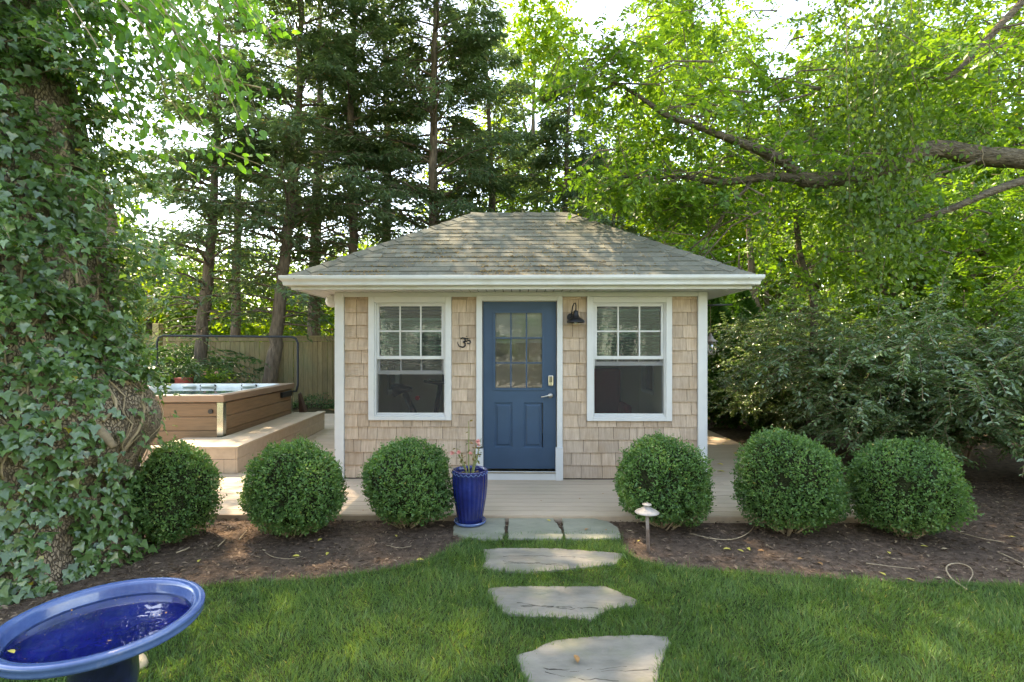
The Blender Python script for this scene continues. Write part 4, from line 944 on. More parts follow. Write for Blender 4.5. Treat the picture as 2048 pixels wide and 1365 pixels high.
tw_([(1935,1180),(1905,1163),(1890,1142),(1895,1130),(1920,1127),(1942,1135),(1948,1150),(1938,1162),(1932,1174)], .006, 'dry vine looped in a ring on the right bed', 'vine_loop')
tw_([(1732,1127),(1776,1133),(1830,1139)], .004, 'thin forked twig on the mulch in front of the right end box ball'); tw_([(1996,1105),(2030,1120),(2060,1135)], .005, 'pale twig at the far right edge of the mulch bed')
tw_([(1380,1067),(1410,1076),(1440,1081),(1475,1080),(1498,1068),(1510,1050)], .0055, 'long curved fallen vine stem between two box balls on the right bed'); tw_([(1905,1062),(1960,1078),(2010,1086)], .005, 'straight stick on the mulch right of the widest box ball')
tw_([(530,1105),(545,1117),(580,1120),(605,1114)], .003, 'thin curved twig on the mulch in front of the second box ball'); tw_([(352,1106),(372,1100),(379,1095)], .007, 'short split piece of pale wood on the left bed')
tw_([(436,1093),(448,1083),(452,1077)], .006, 'short broken stick between the two left box balls'); tw_([(770,1090),(800,1099),(822,1093)], .003, 'thin forked twig on the mulch below the third box ball')
tw_([(478,1080),(492,1064),(497,1060)], .005, 'pale stick leaning by the second box ball')

# ================================================================ IVY-COVERED TRUNK (left)
tk = thing('ivy_covered_tree', (-3.8, 3.95, GZ), 'massive old trunk wrapped in ivy at the left edge', 'tree')
TX = [(-.1,.78,-3.86),(.2,.70,-3.86),(.6,.69,-3.84),(.95,.76,-3.80),(1.25,.76,-3.80),(1.5,.69,-3.83),(1.8,.66,-3.86),(2.3,.66,-3.92),(3.0,.62,-4.05),(4.0,.56,-4.2),(5.5,.50,-4.4)]
def trunk_at(z):
    for (z0,r0,x0),(z1,r1,x1) in zip(TX[:-1], TX[1:]):
        if z <= z1: t = max(0, (z-z0)/(z1-z0)); return r0+(r1-r0)*t, x0+(x1-x0)*t
    return TX[-1][1], TX[-1][2]
def tsurf(a, z, off=0):
    a = np.asarray(a); z = np.asarray(z); rc = np.array([trunk_at(q) for q in z]); r = rc[:,0]*(1+.05*np.sin(3*a+z*2)+.04*np.sin(5*a-z*3)+.03*np.sin(9*a+z*5)) + off
    bulge = .15*np.exp(-((z-1.08)/.26)**2)*np.exp(-((np.mod(a+math.pi, 2*math.pi)-math.pi-.2)/.7)**2); r = r + bulge
    return np.stack([rc[:,1]+r*np.cos(a), 3.95+r*np.sin(a), z], 1)
q = MB(); na, nz = 96, 150
zz = np.linspace(-.1, 5.5, nz); aa = np.linspace(0, 2*math.pi, na, endpoint=False); A_, Z_ = np.meshgrid(aa, zz)
V = tsurf(A_.ravel(), Z_.ravel()); V += .012*pn(V, 9)[:,None]*np.stack([np.cos(A_.ravel()), np.sin(A_.ravel()), 0*A_.ravel()], 1)
q.v = [tuple(v) for v in V]; q.f = [(j*na+i, j*na+(i+1) % na, (j+1)*na+(i+1) % na, (j+1)*na+i) for j in range(nz-1) for i in range(na)]
def bark_cracked(name, c1, c2, crack, sc_):
    m, N, L, P = mk(name); g = N.new("ShaderNodeNewGeometry"); n = N.new("ShaderNodeTexNoise"); n.inputs['Scale'].default_value = 5; n.inputs['Detail'].default_value = 5
    L.new(g.outputs['Position'], n.inputs['Vector']); vm = N.new("ShaderNodeVectorMath"); vm.operation = 'MULTIPLY_ADD'; vm.inputs[1].default_value = (.12,.12,.12)
    L.new(n.outputs['Color'], vm.inputs[0]); mp = N.new("ShaderNodeVectorMath"); mp.operation = 'MULTIPLY'; mp.inputs[1].default_value = (1.5,1.5,.8); L.new(g.outputs['Position'], mp.inputs[0]); L.new(mp.outputs[0], vm.inputs[2])
    v = N.new("ShaderNodeTexVoronoi"); v.feature = 'DISTANCE_TO_EDGE'; v.inputs['Scale'].default_value = sc_; L.new(vm.outputs[0], v.inputs['Vector'])
    mr = N.new("ShaderNodeMapRange"); mr.inputs[2].default_value = .14; L.new(v.outputs['Distance'], mr.inputs[0])
    cr = N.new("ShaderNodeValToRGB"); cr.color_ramp.elements[0].color = (*c1,1); cr.color_ramp.elements[1].color = (*c2,1); L.new(n.outputs['Fac'], cr.inputs[0])
    mx = N.new("ShaderNodeMix"); mx.data_type = 'RGBA'; L.new(mr.outputs[0], mx.inputs[0]); mx.inputs[6].default_value = (*crack,1); L.new(cr.outputs[0], mx.inputs[7]); L.new(mx.outputs[2], P.inputs['Base Color'])
    P.inputs['Roughness'].default_value = .95; b = N.new("ShaderNodeBump"); b.inputs['Distance'].default_value = .03; b.inputs['Strength'].default_value = .9; L.new(mr.outputs[0], b.inputs['Height']); L.new(b.outputs[0], P.inputs['Normal']); return m
q.build('trunk', bark_cracked('old_bark', (.23,.165,.11), (.38,.29,.20), (.13,.09,.06), 34), tk, smooth=True)
# clinging ivy stems
sb0 = Vector(tsurf([-.35],[.98],-.05)[0]); MB().tube([sb0+Vector((-.22,.0,.34)), sb0+Vector((-.08,-.03,.16)), sb0+Vector((.06,-.06,.04)), sb0+Vector((.16,-.07,-.06))], [.035,.042,.038,.02], 12, rough=.2).build('branch_stub', M['twig'], tk, smooth=True)
st_ = MB()
for k in range(60):
    a = RN.uniform(-2.9, .5); z = RN.uniform(-.1, 1.6); pts = []
    for s_ in range(RN.randint(10, 26)):
        pts.append(tuple(tsurf([a], [z], .012)[0])); a += RN.gauss(0,.045); z += RN.uniform(.04,.11)
        if z > 5: break
    r0 = RN.choice([.003,.004,.006,.008,.012]); st_.tube(pts, [r0*(1-.4*i/len(pts)) for i in range(len(pts))], 6)
st_.build('ivy_stem', M['stem'], tk, smooth=True)
# leaves against the bark
n = 13000; a = NR.uniform(-3.0, .75, n); z = NR.uniform(-.05, 4.6, n)
B0 = tsurf(a, z, 0)
mask = pn(np.stack([a*1.3, z, 0*z], 1), 3.4) + .4
pxl = 1040 + B0[:,0]/B0[:,1]*F; pyl = 697 - (B0[:,2]-CAMZ)/B0[:,1]*F
bare = (((pxl-258)/68)**2 + ((pyl-850)/105)**2 < 1) | (((pxl-115)/55)**2 + ((pyl-520)/50)**2 < 1)
keep = (mask > -.62 + .5*(z > 1.2)) & ~(bare & (NR.random(n) > .10)); a, z = a[keep], z[keep]; n = len(a)
off = .02 + .09*NR.random(n)**1.5 + .08*(z > 1.6)*NR.random(n); P = tsurf(a, z, off)
O = np.stack([np.cos(a), np.sin(a), 0*a], 1)
N_ = O*1.0 + np.array([0,0,.55]) + NR.normal(0,.33,(n,3)); Dn = np.array([0,0,-1.0]) + O*.25 + NR.normal(0,.45,(n,3)); Dn -= nrm(N_)*np.sum(Dn*nrm(N_),1,keepdims=True)
L = NR.uniform(.038,.095,n)*(.7+.35*NR.random(n)); rr = np.clip(NR.beta(2,2.4,n), 0, .94); rr[NR.random(n) < .006] = 1
# the 300 that show largest are leaves of their own
camd = np.linalg.norm(P - np.array([0,0,CAMZ]), axis=1); vis = np.sum(nrm(N_)*nrm(np.array([0,0,CAMZ])-P), 1); fr_ = (pxl[keep] > 0) & (pyl[keep] > 0) & (pyl[keep] < 1300)
score = L/camd*np.clip(vis,0,1)*fr_*(off/.06+.4); idx = np.argsort(-score); big, rest = idx[:290], idx[290:]
leaves('leaves', P[rest], Dn[rest], N_[rest], L[rest], L[rest]*.95, T_IV, M['ivy'], tk, 'stuff', rr[rest])
Vb = leaf_verts(P[big], Dn[big], N_[big], L[big], L[big]*.95, T_IV)
for i in range(len(big)):
    me = np_mesh('leaf', Vb[i:i+1], T_IV, M['ivy'], rr[big][i:i+1]); o = bpy.data.objects.new('leaf', me); link(o, tk)
# shingled sprays standing off the trunk's right side and hanging from above
PP, DD, NN, LL = [], [], [], []; ss = MB()
def spray(pts, n, Lm, spread, mat_list, droop=.3):
    pts = np.array([tuple(p) for p in pts]); k = len(pts)
    t = np.sort(NR.random(n))**.8*(k-1); i = np.clip(t.astype(int), 0, k-2); f = (t-i)[:,None]; p = pts[i]*(1-f)+pts[i+1]*f
    tan = nrm(pts[i+1]-pts[i]); d = tan*.45 + NR.normal(0,.5,(n,3)) + np.array([0,0,-droop]); nn_ = np.array([.15,-.1,1.0]) + NR.normal(0,.4,(n,3))
    mat_list.append((p + NR.normal(0, spread, (n,3)), d, nn_, Lm*NR.uniform(.6,1.15,n)))
SPR = []
for k in range(100):                                # off the trunk, outwards and down
    a = RN.uniform(-1.25, .35); z = RN.uniform(1.3, 4.3); p = Vector(tsurf([a],[z],.02)[0]); pts = [p]
    ln = RN.uniform(.10,.28) if z < 2.1 else RN.uniform(.25,.7); d = Vector((math.cos(a)*1.0+.25, math.sin(a)*.5-.15, .10))
    for s_ in range(6): pts.append(pts[-1] + d*ln/6); d = d + Vector((0,0,-.16))
    ss.tube(pts, [.004,.0035,.003,.003,.0025,.002,.001], 5); spray(pts, int(52*ln/.35), .060, .05, SPR, .35)
Pq, Dq, Nq, Lq = (np.concatenate([s_[i] for s_ in SPR]) for i in range(4))
leaves('outer_leaves', Pq, Dq, Nq, Lq, Lq*.85, T_IV, M['ivy'], tk, 'stuff', np.clip(NR.beta(2,2.4,len(Pq)),0,.94))
ss.build('side_stem', M['stem'], tk, smooth=True, kind='stuff')
# vine hanging over the top left corner
hv = thing('overhanging_vine', (-2.6, 3.9, 4.2), 'sunlit leafy vine sprays hanging down from above beside the ivy trunk', 'vine')
SP2 = []; s2 = MB()
for k in range(86):
    x0 = RN.uniform(60, 470); y0 = RN.uniform(-260, 60); Yd = RN.uniform(3.3, 4.7)
    p = Wp(x0, y0, Yd); ang = RN.uniform(.35, .95); ln = RN.uniform(.5, 1.35) * (1 if x0 < 330 else .75); d = Vector((math.cos(ang), RN.uniform(-.1,.1), -math.sin(ang))); pts = [p]
    for s_ in range(8): pts.append(pts[-1] + d*ln/8 + Vector((RN.gauss(0,.012), RN.gauss(0,.012), 0))); d = (d + Vector((-.02,0,-.07))).normalized()
    end = pts[-1]; ex_ = 1040+end.x/end.y*F; ey_ = 697-(end.z-CAMZ)/end.y*F
    lim = 330 + max(0, (ex_-330))*.0 ; 
    if ex_ > 545 or ey_ > 430 - max(0, ex_-420)*.9: continue
    s2.tube(pts, [.006*(1-.8*i/8) for i in range(9)], 5); spray(pts, int(34*ln), .075, .055, SP2, .5)
for pth in ([(270,-60),(300,60),(330,190),(420,290),(520,330)],[(90,-40),(110,60),(170,150),(300,270),(400,370)],[(300,-40),(360,90),(450,160),(540,180)],[(430,-40),(480,20),(530,60),(560,40)]):
    pts = [Wp(x, y, 3.9+.1*i) for i, (x, y) in enumerate(pth)]; s2.tube(pts, [.012,.010,.008,.005,.003][:len(pts)], 6); spray(pts, 60, .075, .07, SP2, .5)
s2.build('stem', M['stem'], hv, smooth=True)
Pq, Dq, Nq, Lq = (np.concatenate([s_[i] for s_ in SP2]) for i in range(4)); leaves('leaves', Pq, Dq, Nq, Lq, Lq*.72, T_OV, M['ivy2'], hv, 'stuff', np.clip(NR.beta(2.4,2,len(Pq)),0,.94))

rs = np.random.default_rng(99); Pc = []  # unseen crown overhead; its lobes are added to shade lawn, deck and roof
for (c, rd, k) in (((-3.4,5.4,9.2),(4.2,3.4,2.0),120), ((-2.6,9.6,11.2),(3.6,2.6,1.8),190), ((1.2,6.2,9.6),(2.6,2.6,1.4),26), ((-5.9,10,10.8),(2.8,2.4,1.8),130)):
    d = nrm(rs.normal(size=(k,3)))*rs.random((k,1))**.4; cc = np.array(c)+d*np.array(rd); cc = cc[pn(cc,1.1,1) > -.5]; Pc.append(np.repeat(cc, 62, 0))
P = np.concatenate(Pc); n = len(P); P = P + rs.normal(size=(n,3))*[.34,.34,.2]; k = P[:,2]-CAMZ > .69*P[:,1]; P = P[k]; n = len(P)
leaves('crown', P, rs.normal(size=(n,3)), rs.normal(0,.6,(n,3))+[0,0,1], rs.uniform(.09,.15,n), .085, T_RH, M['green'], tk, 'stuff')
m = MB()
for e_ in ((-3.4,5.4,9),(-1,5,9),(-2.6,9.4,11),(1.2,6.2,9.6),(-6,5,9)): m.tube([(-4.4,3.95,5.4), ((-4.4+e_[0])/2, (3.95+e_[1])/2, 7.9), e_], [.26,.14,.04], 8)
m.build('limbs', M['branch'], tk, kind='stuff')
# ================================================================ CONIFERS
def path_px(pts, Y, toground=True):
    q = [Wp(x, y, Y) for x, y in pts]
    if toground: q = [Vector((q[0].x, Y, GZ-.05))] + q if q[0].z > GZ else q
    return q
def along(q, z):
    for a, b in zip(q[:-1], q[1:]):
        if a.z <= z <= b.z: t = (z-a.z)/max(b.z-a.z, 1e-6); return a.lerp(b, t)
    return q[-1]
def conifer(pxs, Y, ztop, r0, zlow, rad, nb, dens, seed, label, forked=False, grp='tall conifers behind the house'):
    rs = np.random.default_rng(seed); q = path_px(pxs, Y); q[-1].z < ztop and q.append(Vector((q[-1].x + rs.normal(0,.15), Y, ztop)))
    o = thing('conifer', q[0], label, 'tree', grp)
    fine = []
    for a, b in zip(q[:-1], q[1:]):
        for t in np.linspace(0, 1, 7)[:-1]: fine.append(a.lerp(b, t) + Vector((rs.normal(0,.015), rs.normal(0,.015), 0)))
    fine.append(q[-1]); rr = [max(.02, r0*(1 - .93*(p.z/ztop))) for p in fine]; rr[0] *= 1.35
    MB().tube(fine, rr, 10, rough=.12).build('trunk', M['bark'], o, smooth=True)
    bm = MB(); SP = []
    for k in range(nb):
        u = (k+.5)/nb; z = zlow + (ztop-zlow)*u**1.15; p = along(q, z); az = rs.uniform(0, 6.283)
        L0 = rad*(1 - .78*max(0, (z-ztop*.45)/(ztop*.55)))*rs.uniform(.6, 1.15); L0 *= .75+.5*min(1, max(0,(z-zlow)/3))
        el = rs.uniform(.1,.55) if z > 3.5 else rs.uniform(-.05,.35)
        d = Vector((math.cos(az)*math.cos(el), math.sin(az)*math.cos(el), math.sin(el))); pts = [p]; ns = 6
        for s_ in range(ns): pts.append(pts[-1] + d*(L0/ns)); d = (d + Vector((rs.normal(0,.06), rs.normal(0,.06), -.06 - .03*s_))).normalized()
        bm.tube(pts, [max(.004, .032*(L0/2)*(1-i/(ns+.5))) for i in range(ns+1)], 5, cap=False)
        live = min(1, max(0, (z - zlow - .5)/3.2)); live = live if rs.random() > .12 else .15
        for _ in range(3):                            # bare side twigs
            a = pts[rs.integers(1, ns)]; b = a + Vector((rs.normal(0,.35), rs.normal(0,.35), rs.normal(-.05,.2)))
            bm.tube([a, a.lerp(b,.5)+Vector((0,0,.04)), b], [.008,.006,.002], 4, cap=False)
        n = int(dens*L0*(.12+.88*live)*rs.uniform(.6,1.3)); 
        if n < 2: continue
        A = np.array([tuple(v) for v in pts]); t = ns*(.12 + .88*rs.random(n)**.75); i = np.clip(t.astype(int), 0, ns-1); f = (t-i)[:,None]
        base = A[i]*(1-f)+A[i+1]*f; tan = nrm(A[i+1]-A[i]); side = np.cross(tan, [0,0,1.]); sgn = rs.choice([-1,1], n)[:,None]
        out = rs.random(n)[:,None]**.8*.42*(1 - t[:,None]/ns*.55); c = base + side*sgn*out + tan*out*.5 + rs.normal(0,.045,(n,3)) - np.array([0,0,1])*(out*.25+rs.random((n,1))*.12)
        dd = side*sgn*.7 + tan*.8 + rs.normal(0,.35,(n,3)) + np.array([0,0,-.25]); SP.append((c, dd, np.array([0,0,1.])+rs.normal(0,.5,(n,3)), rs.uniform(.09,.24,n)))
    bm.build('branches', M['bark'], o, smooth=True)
    C, D_, N_, L_ = (np.concatenate([s_[i] for s_ in SP]) for i in range(4)); rr = np.clip(.45+.2*pn(C,1.2,1)+rs.normal(0,.2,len(C)), 0, .99)
    cut = rs.random(len(C)) < .035
    leaves('crown', C[~cut], D_[~cut], N_[~cut], L_[~cut], L_[~cut]*.26, T_RH, M['conifer'], o, 'stuff', rr[~cut])
    leaves('dead_sprays', C[cut], D_[cut], N_[cut], L_[cut]*.8, L_[cut]*.12, T_RH, M['dead'], o, 'stuff')
    return o
conifer([(400,745),(406,640),(418,540),(426,430),(432,320),(438,180)], 12.9, 11.5, .17, 2.0, 2.1, 100, 140, 1, 'slender conifer whose bare trunk rises behind the hot tub cover frame, left of two')
conifer([(540,762),(552,690),(560,600),(572,490),(590,340),(600,170)], 13.1, 13.5, .19, 2.2, 2.3, 125, 190, 2, 'conifer with a leaning lower trunk, right one of the pair behind the hot tub')
conifer([(706,560),(706,430),(700,250)], 14.0, 14.5, .17, 3.0, 2.1, 120, 190, 3, 'conifer above the left slope of the roof, between hot tub and house')
conifer([(868,560),(868,400),(866,200),(872,20)], 14.2, 15.5, .19, 3.6, 2.3, 145, 250, 4, 'tallest and densest conifer, straight trunk behind the roof left of the ridge')
conifer([(984,560),(984,400),(975,150)], 16.5, 12.5, .2, 4.0, 1.9, 90, 170, 5, 'conifer with twin looking stems just left above the ridge of the roof')
conifer([(1131,560),(1131,400),(1136,240),(1138,160)], 14.6, 9.6, .17, 4.2, 1.7, 80, 280, 6, 'short topped conifer standing alone against the sky right of the ridge')
conifer([(628,640),(634,400),(640,200)], 17.0, 16, .24, 3.4, 2.2, 90, 95, 7, 'tall conifer in the second row behind the one left of the roof')
conifer([(770,600),(776,300)], 17.5, 16.5, .22, 4.0, 2.0, 90, 90, 8, 'second row conifer filling the gap between the two tallest ones')
conifer([(470,640),(478,300)], 18.0, 13, .2, 3.5, 2.0, 90, 170, 9, 'thin far conifer behind the left pair')
conifer([(1225,640),(1228,420)], 18.5, 8.5, .15, 3.0, 1.7, 60, 230, 10, 'low far conifer half hidden behind the right slope of the roof')

# ================================================================ BROADLEAF TREES
def crown_pts(c, rad, ncl, per, cs, rs, shell=.5):
    d = nrm(rs.normal(size=(ncl,3))); rr = (shell + (1-shell)*rs.random(ncl))[:,None]; cc = np.array(c) + d*np.array(rad)*rr
    cc = cc[pn(cc, .9, 2) > -.75]; P = np.repeat(cc, per, 0); n = len(P); s_ = cs*np.repeat(rs.uniform(.6,1.3,len(cc)), per)[:,None]
    P = P + rs.normal(size=(n,3))*s_*np.array([1,1,.5]); return P, n
def twig_sprays(C, rs, ntw, nl, tl, L, flat=.5, droop=.25):
    m = len(C)*ntw; c = np.repeat(C, ntw, 0) + rs.normal(size=(m,3))*tl*.45*np.array([1,1,flat]); d = nrm(rs.normal(size=(m,3))*[1,1,.35] + [0,0,-droop]); side = nrm(np.cross(d, rs.normal(0,.35,(m,3))+[0,0,1.]))
    ln = tl*rs.uniform(.6,1.2,m); s_ = np.tile((np.arange(nl)+.3)/nl, m); R_ = lambda a: np.repeat(a, nl, 0); t = s_[:,None]; sg = np.tile(np.where(np.arange(nl) % 2, 1, -1), m)[:,None]
    P = R_(c) + R_(d)*t*R_(ln)[:,None] + np.array([0,0,-1.])*(t**2)*.25*R_(ln)[:,None]; n = len(P); P = P + rs.normal(0, L*.12, (n,3))
    D_ = R_(d)*.55 + R_(side)*sg*.85 + rs.normal(0,.2,(n,3)) + [0,0,-.2]; N_ = np.cross(R_(d), R_(side)); N_ = N_*np.sign(N_[:,2:3]+1e-6) + rs.normal(0,.28,(n,3)); LL_ = L*rs.uniform(.6,1.2,n)
    return P, D_, N_, LL_, c, d, ln
def broadleaf(px, Y, zc, rx, rz, ncl, per, L, mat, seed, label, r0=.14, bend=0, grp='leafy trees of the wood behind', py=None, kind_name='leafy_tree', mir=False):
    rs = np.random.default_rng(seed+100); b = Wp(px, 697, Y)
    if mir: Y = -Y; b = Vector((.5, Y, 0))
    o = thing(kind_name, (b.x, Y, GZ), label, 'tree', grp)
    tp_ = zc + rz*.6; tr = [Vector((b.x + bend*t*t + .1*math.sin(t*9+seed), Y, GZ-.05 + tp_*t)) for t in np.linspace(0,1,9)]
    m = MB().tube(tr, [r0*(1.2-.95*t) for t in np.linspace(0,1,9)], 8, rough=.1)
    for k in range(11):
        a = tr[rs.integers(3,8)]; e = Vector((b.x+bend*.5, Y, zc)) + Vector(rs.uniform(-1,1,3)*np.array([rx,rx,rz]))*.8
        mid = a.lerp(e,.5)+Vector((0,0,rs.uniform(-.2,.5))); m.tube([a, mid, e], [r0*.4, r0*.22, .01], 5, cap=False)
    m.build('trunk', M['bark'], o, smooth=True)
    dd = nrm(rs.normal(size=(ncl,3))); cc = np.array((b.x+bend*.5, Y, zc)) + dd*np.array((rx,rx,rz))*(.45+.55*rs.random(ncl))[:,None]; cc = cc[(pn(cc,.8,2) > -.45) & (cc[:,2] > .3)]
    P, D_, N_, LL_, _, _, _ = twig_sprays(cc, rs, 5, max(6, int(per/5)), L*4.2, L*1.25, .6, .2); n = len(P); k_ = P[:,2] > .1; P, D_, N_, LL_ = P[k_], D_[k_], N_[k_], LL_[k_]; n = len(P)
    rr = np.clip(.45 + .22*pn(P,.8,1) + rs.normal(0,.2,n), 0, .95); rr[rs.random(n) < .006] = 1
    leaves('crown', P, D_, N_, LL_, LL_*.72, T_RH, M[mat], o, 'stuff', rr); return o
BT = [ # px, Y, zc, rx, rz, ncl, per, L, mat, label
 (300, 21, 3.8, 3.2, 3.2, 190, 46, .17, 'lime', 'bright leafy tree behind the fence at the far left, low crowned'),
 (480, 23, 3.7, 3.0, 3.0, 190, 46, .17, 'lime', 'bright green tree over the fence between the two conifer trunks'),
 (620, 22, 3.6, 2.6, 2.8, 180, 46, .16, 'lime', 'light green tree showing over the fence just left of the house corner'),
 (760, 25, 4.6, 3.2, 3.6, 190, 46, .18, 'lime', 'sunlit tree glimpsed low between the conifers over the left roof slope'),
 (960, 26, 7.6, 3.0, 6.2, 260, 46, .18, 'lime', 'yellow green tree glowing behind the conifer left of the ridge'),
 (1075, 22, 11.0, 2.1, 7.5, 330, 50, .16, 'lime', 'tall airy yellow green tree rising to the sky gap above the ridge'),
 (1240, 21, 5.8, 2.8, 4.6, 260, 50, .16, 'lime', 'bright tree behind the right slope of the roof'),
 (1380, 24, 10.8, 3.8, 7.5, 400, 50, .18, 'lime', 'high sunlit tree right of the blue sky gap'),
 (1540, 20, 6.5, 3.0, 5.6, 320, 50, .16, 'lime', 'broad bright tree behind the long bare limb'),
 (1720, 19, 8.0, 3.4, 7.0, 360, 50, .16, 'lime', 'large tree behind the hanging vines on the right'),
 (1900, 18, 6.5, 3.2, 6.0, 340, 50, .16, 'green', 'darker green tree behind the thick limb at the right'),
 (2060, 17, 8.5, 3.6, 7.0, 340, 50, .16, 'lime', 'tall tree at the far right edge of the wood'),
 (1470, 15.5, 3.4, 1.8, 2.2, 150, 50, .12, 'green', 'small dark trunked tree right of the house under the limb'),
 (1600, 16, 4.2, 2.2, 3.2, 190, 50, .13, 'green', 'mid green tree above the arching shrub, behind the bent stem'),
 (1800, 14, 4.6, 2.2, 3.4, 220, 50, .12, 'green', 'mid green tree behind the top of the arching shrub'),
 (1980, 13, 4.0, 2.2, 3.0, 200, 50, .12, 'green', 'leafy small tree at right behind the arching shrub'),
 (120, 19, 5.5, 3.4, 4.6, 200, 46, .17, 'green', 'tree mostly hidden behind the ivy covered trunk'),
 (1330, 17, 3.2, 1.8, 2.2, 130, 46, .13, 'green', 'small green tree low behind the right eave')]
for i, a in enumerate(BT): broadleaf(*a[:9], i, a[9], bend=RN.uniform(-.8,.8), r0=RN.uniform(.09,.16))
for i, (px_, Y_, r_, lab) in enumerate(((1506,14.0,.13,'dark ivy clad trunk seen just right of the lantern, leftmost of the wood'),(1538,17,.11,'thin dark trunk in the shade of the wood, second from the lantern'),(1562,18,.12,'dark straight trunk in the wood, middle of five'),(1592,16,.12,'dark trunk with shaggy bark in the wood, fourth of five'),(1612,17.5,.12,'dark trunk at the left end of the arching shrub top'))):
    b = Wp(px_, 697, Y_); props(MB().tube([Vector((b.x+.12*math.sin(t*.9+i), Y_, GZ-.05+t)) for t in np.linspace(0,7,12)], [r_*(1.2-.08*t) for t in range(12)], 8, rough=.15).build('tree_trunk', M['bark'], smooth=True), lab, 'tree', 'dark trunks in the wood right of the house')
# far wood closing the view: one mass
rs = np.random.default_rng(5); n = 52000; a = rs.uniform(-1.15, 1.15, n); rad_ = rs.uniform(29, 38, n); x_ = rad_*np.sin(a)*1.25; y_ = rad_*np.cos(a)*.8+6
h = np.where(x_ > 3, 12.0, 5.2) + 1.4*np.sin(x_*.5) + 1.0*np.sin(x_*1.3); z_ = h*rs.random(n)**.9
P = np.stack([x_,y_,z_],1); k = pn(P,.35,1) > -.7; P = P[k]; n = len(P); L_ = rs.uniform(.4,.75,n)
leaves('distant_wood', P, rs.normal(size=(n,3)), rs.normal(0,.8,(n,3))+[0,0,1], L_, L_*.6, T_RH, M['lime'], None, 'stuff', np.clip(.5+.25*pn(P,.4,2)+rs.normal(0,.2,n),0,.95))
# undergrowth behind the fence and under the wood
n = 75000; x_ = rs.uniform(2.5, 20, n); y_ = rs.uniform(10.8, 26, n); z_ = rs.random(n)*(.5+.12*np.maximum(y_-15,0)+.35*np.sin(x_*2.1+y_)+.06*(y_-10)); P = np.stack([x_,y_,z_+GZ],1); k = ~((x_ < 4.0) & (y_ < 11.2)); x2_ = x_; P = P[k]; n = len(P); L_ = rs.uniform(.06,.14,n)*(1+np.maximum(y_-14,0)*.12)[k]
leaves('undergrowth', P, rs.normal(size=(n,3)), rs.normal(0,.7,(n,3))+[0,0,1], L_, L_*.5, T_RH, M['green'], None, 'stuff')
n = 3500; x_ = rs.uniform(-8.5, -2.2, n); y_ = rs.uniform(14.2, 15.3, n); P = np.stack([x_,y_,GZ+rs.random(n)*.18*(1+np.sin(x_*4))],1); leaves('ground_cover', P, rs.normal(size=(n,3)), rs.normal(0,.6,(n,3))+[0,0,1], .07, .035, T_RH, M['laurel'], None, 'stuff')

# the big tree on the right whose limb reaches across, trunk out of view
bt = thing('limb_tree', (9.4, 8.6, GZ), 'big tree whose long bare limb reaches in from the right edge above the shrubs', 'tree')
def pp(l): return [Wp(x, y, Y) for x, y, Y in l]
def limb(l, r0, r1, name, n=12, mat='branch'):
    q = pp(l); f = []
    for i in range(len(q)-1):
        for t in (0, .25, .5, .75): f.append(q[i].lerp(q[i+1], t))
    f.append(q[-1])
    for _ in range(3): f = [f[0]] + [(f[i-1]+f[i]*2+f[i+1])/4 for i in range(1, len(f)-1)] + [f[-1]]
    k = len(f); return MB().tube(f, [r0+(r1-r0)*(i/(k-1))**.72 for i in range(k)], n, rough=.16).build(name, M[mat], bt, smooth=True)
MB().tube([(9.4,8.6,GZ-.1),(9.3,8.6,2),(9.2,8.5,4.2),(9.6,8.6,8),(9.5,8.6,11)], [.42,.34,.30,.22,.12], 16, rough=.08).build('trunk', M['branch'], bt, smooth=True)
limb([(2260,420,8.4),(2140,330,8.2),(2048,318,8.0),(1950,312,7.8),(1880,296,7.6),(1830,306,7.5),(1770,340,7.4),(1700,352,7.35),(1640,364,7.3),(1600,358,7.3)], .165, .10, 'limb')
limb([(1605,360,7.3),(1575,325,7.25),(1510,298,7.15),(1430,266,7.0),(1370,243,6.95),(1330,232,6.9),(1290,200,6.85),(1240,170,6.8),(1200,150,6.8)], .085, .015, 'limb')
limb([(1620,360,7.3),(1540,352,7.3),(1480,362,7.2),(1420,366,7.2),(1370,352,7.1),(1300,358,7.1),(1220,352,7.1)], .08, .015, 'limb')
limb([(2180,330,7.6),(2040,362,7.4),(1960,392,7.3),(1900,420,7.2),(1840,438,7.2),(1790,455,7.2)], .075, .03, 'limb')
limb([(2110,-80,6.8),(2050,0,6.8),(1990,60,6.8),(1930,130,6.8),(1884,166,6.8),(1850,152,6.8)], .06, .02, 'limb')
limb([(1960,318,7.7),(1930,335,7.7),(1880,345,7.6),(1848,360,7.6)], .03, .015, 'limb')
limb([(1640,178,7.6),(1605,172,7.6),(1570,155,7.6),(1540,160,7.6)], .03, .012, 'limb')
limb([(1500,365,7.2),(1480,395,7.2),(1430,410,7.2),(1400,425,7.2)], .03, .008, 'limb')
limb([(1455,400,7.3),(1445,440,7.3),(1415,470,7.3),(1380,500,7.3)], .035, .01, 'limb')
limb([(1590,420,8.5),(1600,520,8.5),(1630,600,8.5),(1628,680,8.5),(1620,860,8.4)], .035, .07, 'limb')
rs = np.random.default_rng(77); C = []
tries = 0
while len(C) < 640 and tries < 20000:
    tries += 1; px_ = rs.uniform(1190, 2180); py_ = rs.uniform(-260, 600); Yd = rs.uniform(7.4, 12.5)
    if py_ < 130 and px_ < 1260: continue
    if (1395 < px_ < 1575) and py_ < 70 and rs.random() < .75: continue
    if px_ < 1500 and py_ > 440: continue
    if py_ > 520 and px_ < 1560: continue
    p = np.array(Wp(px_, py_, Yd))
    if abs(py_ - 330) < 38 and px_ > 1780 and Yd < 9: continue
    if pn(p[None], 1.3, 1)[0] < -.1: continue
    C.append(p)
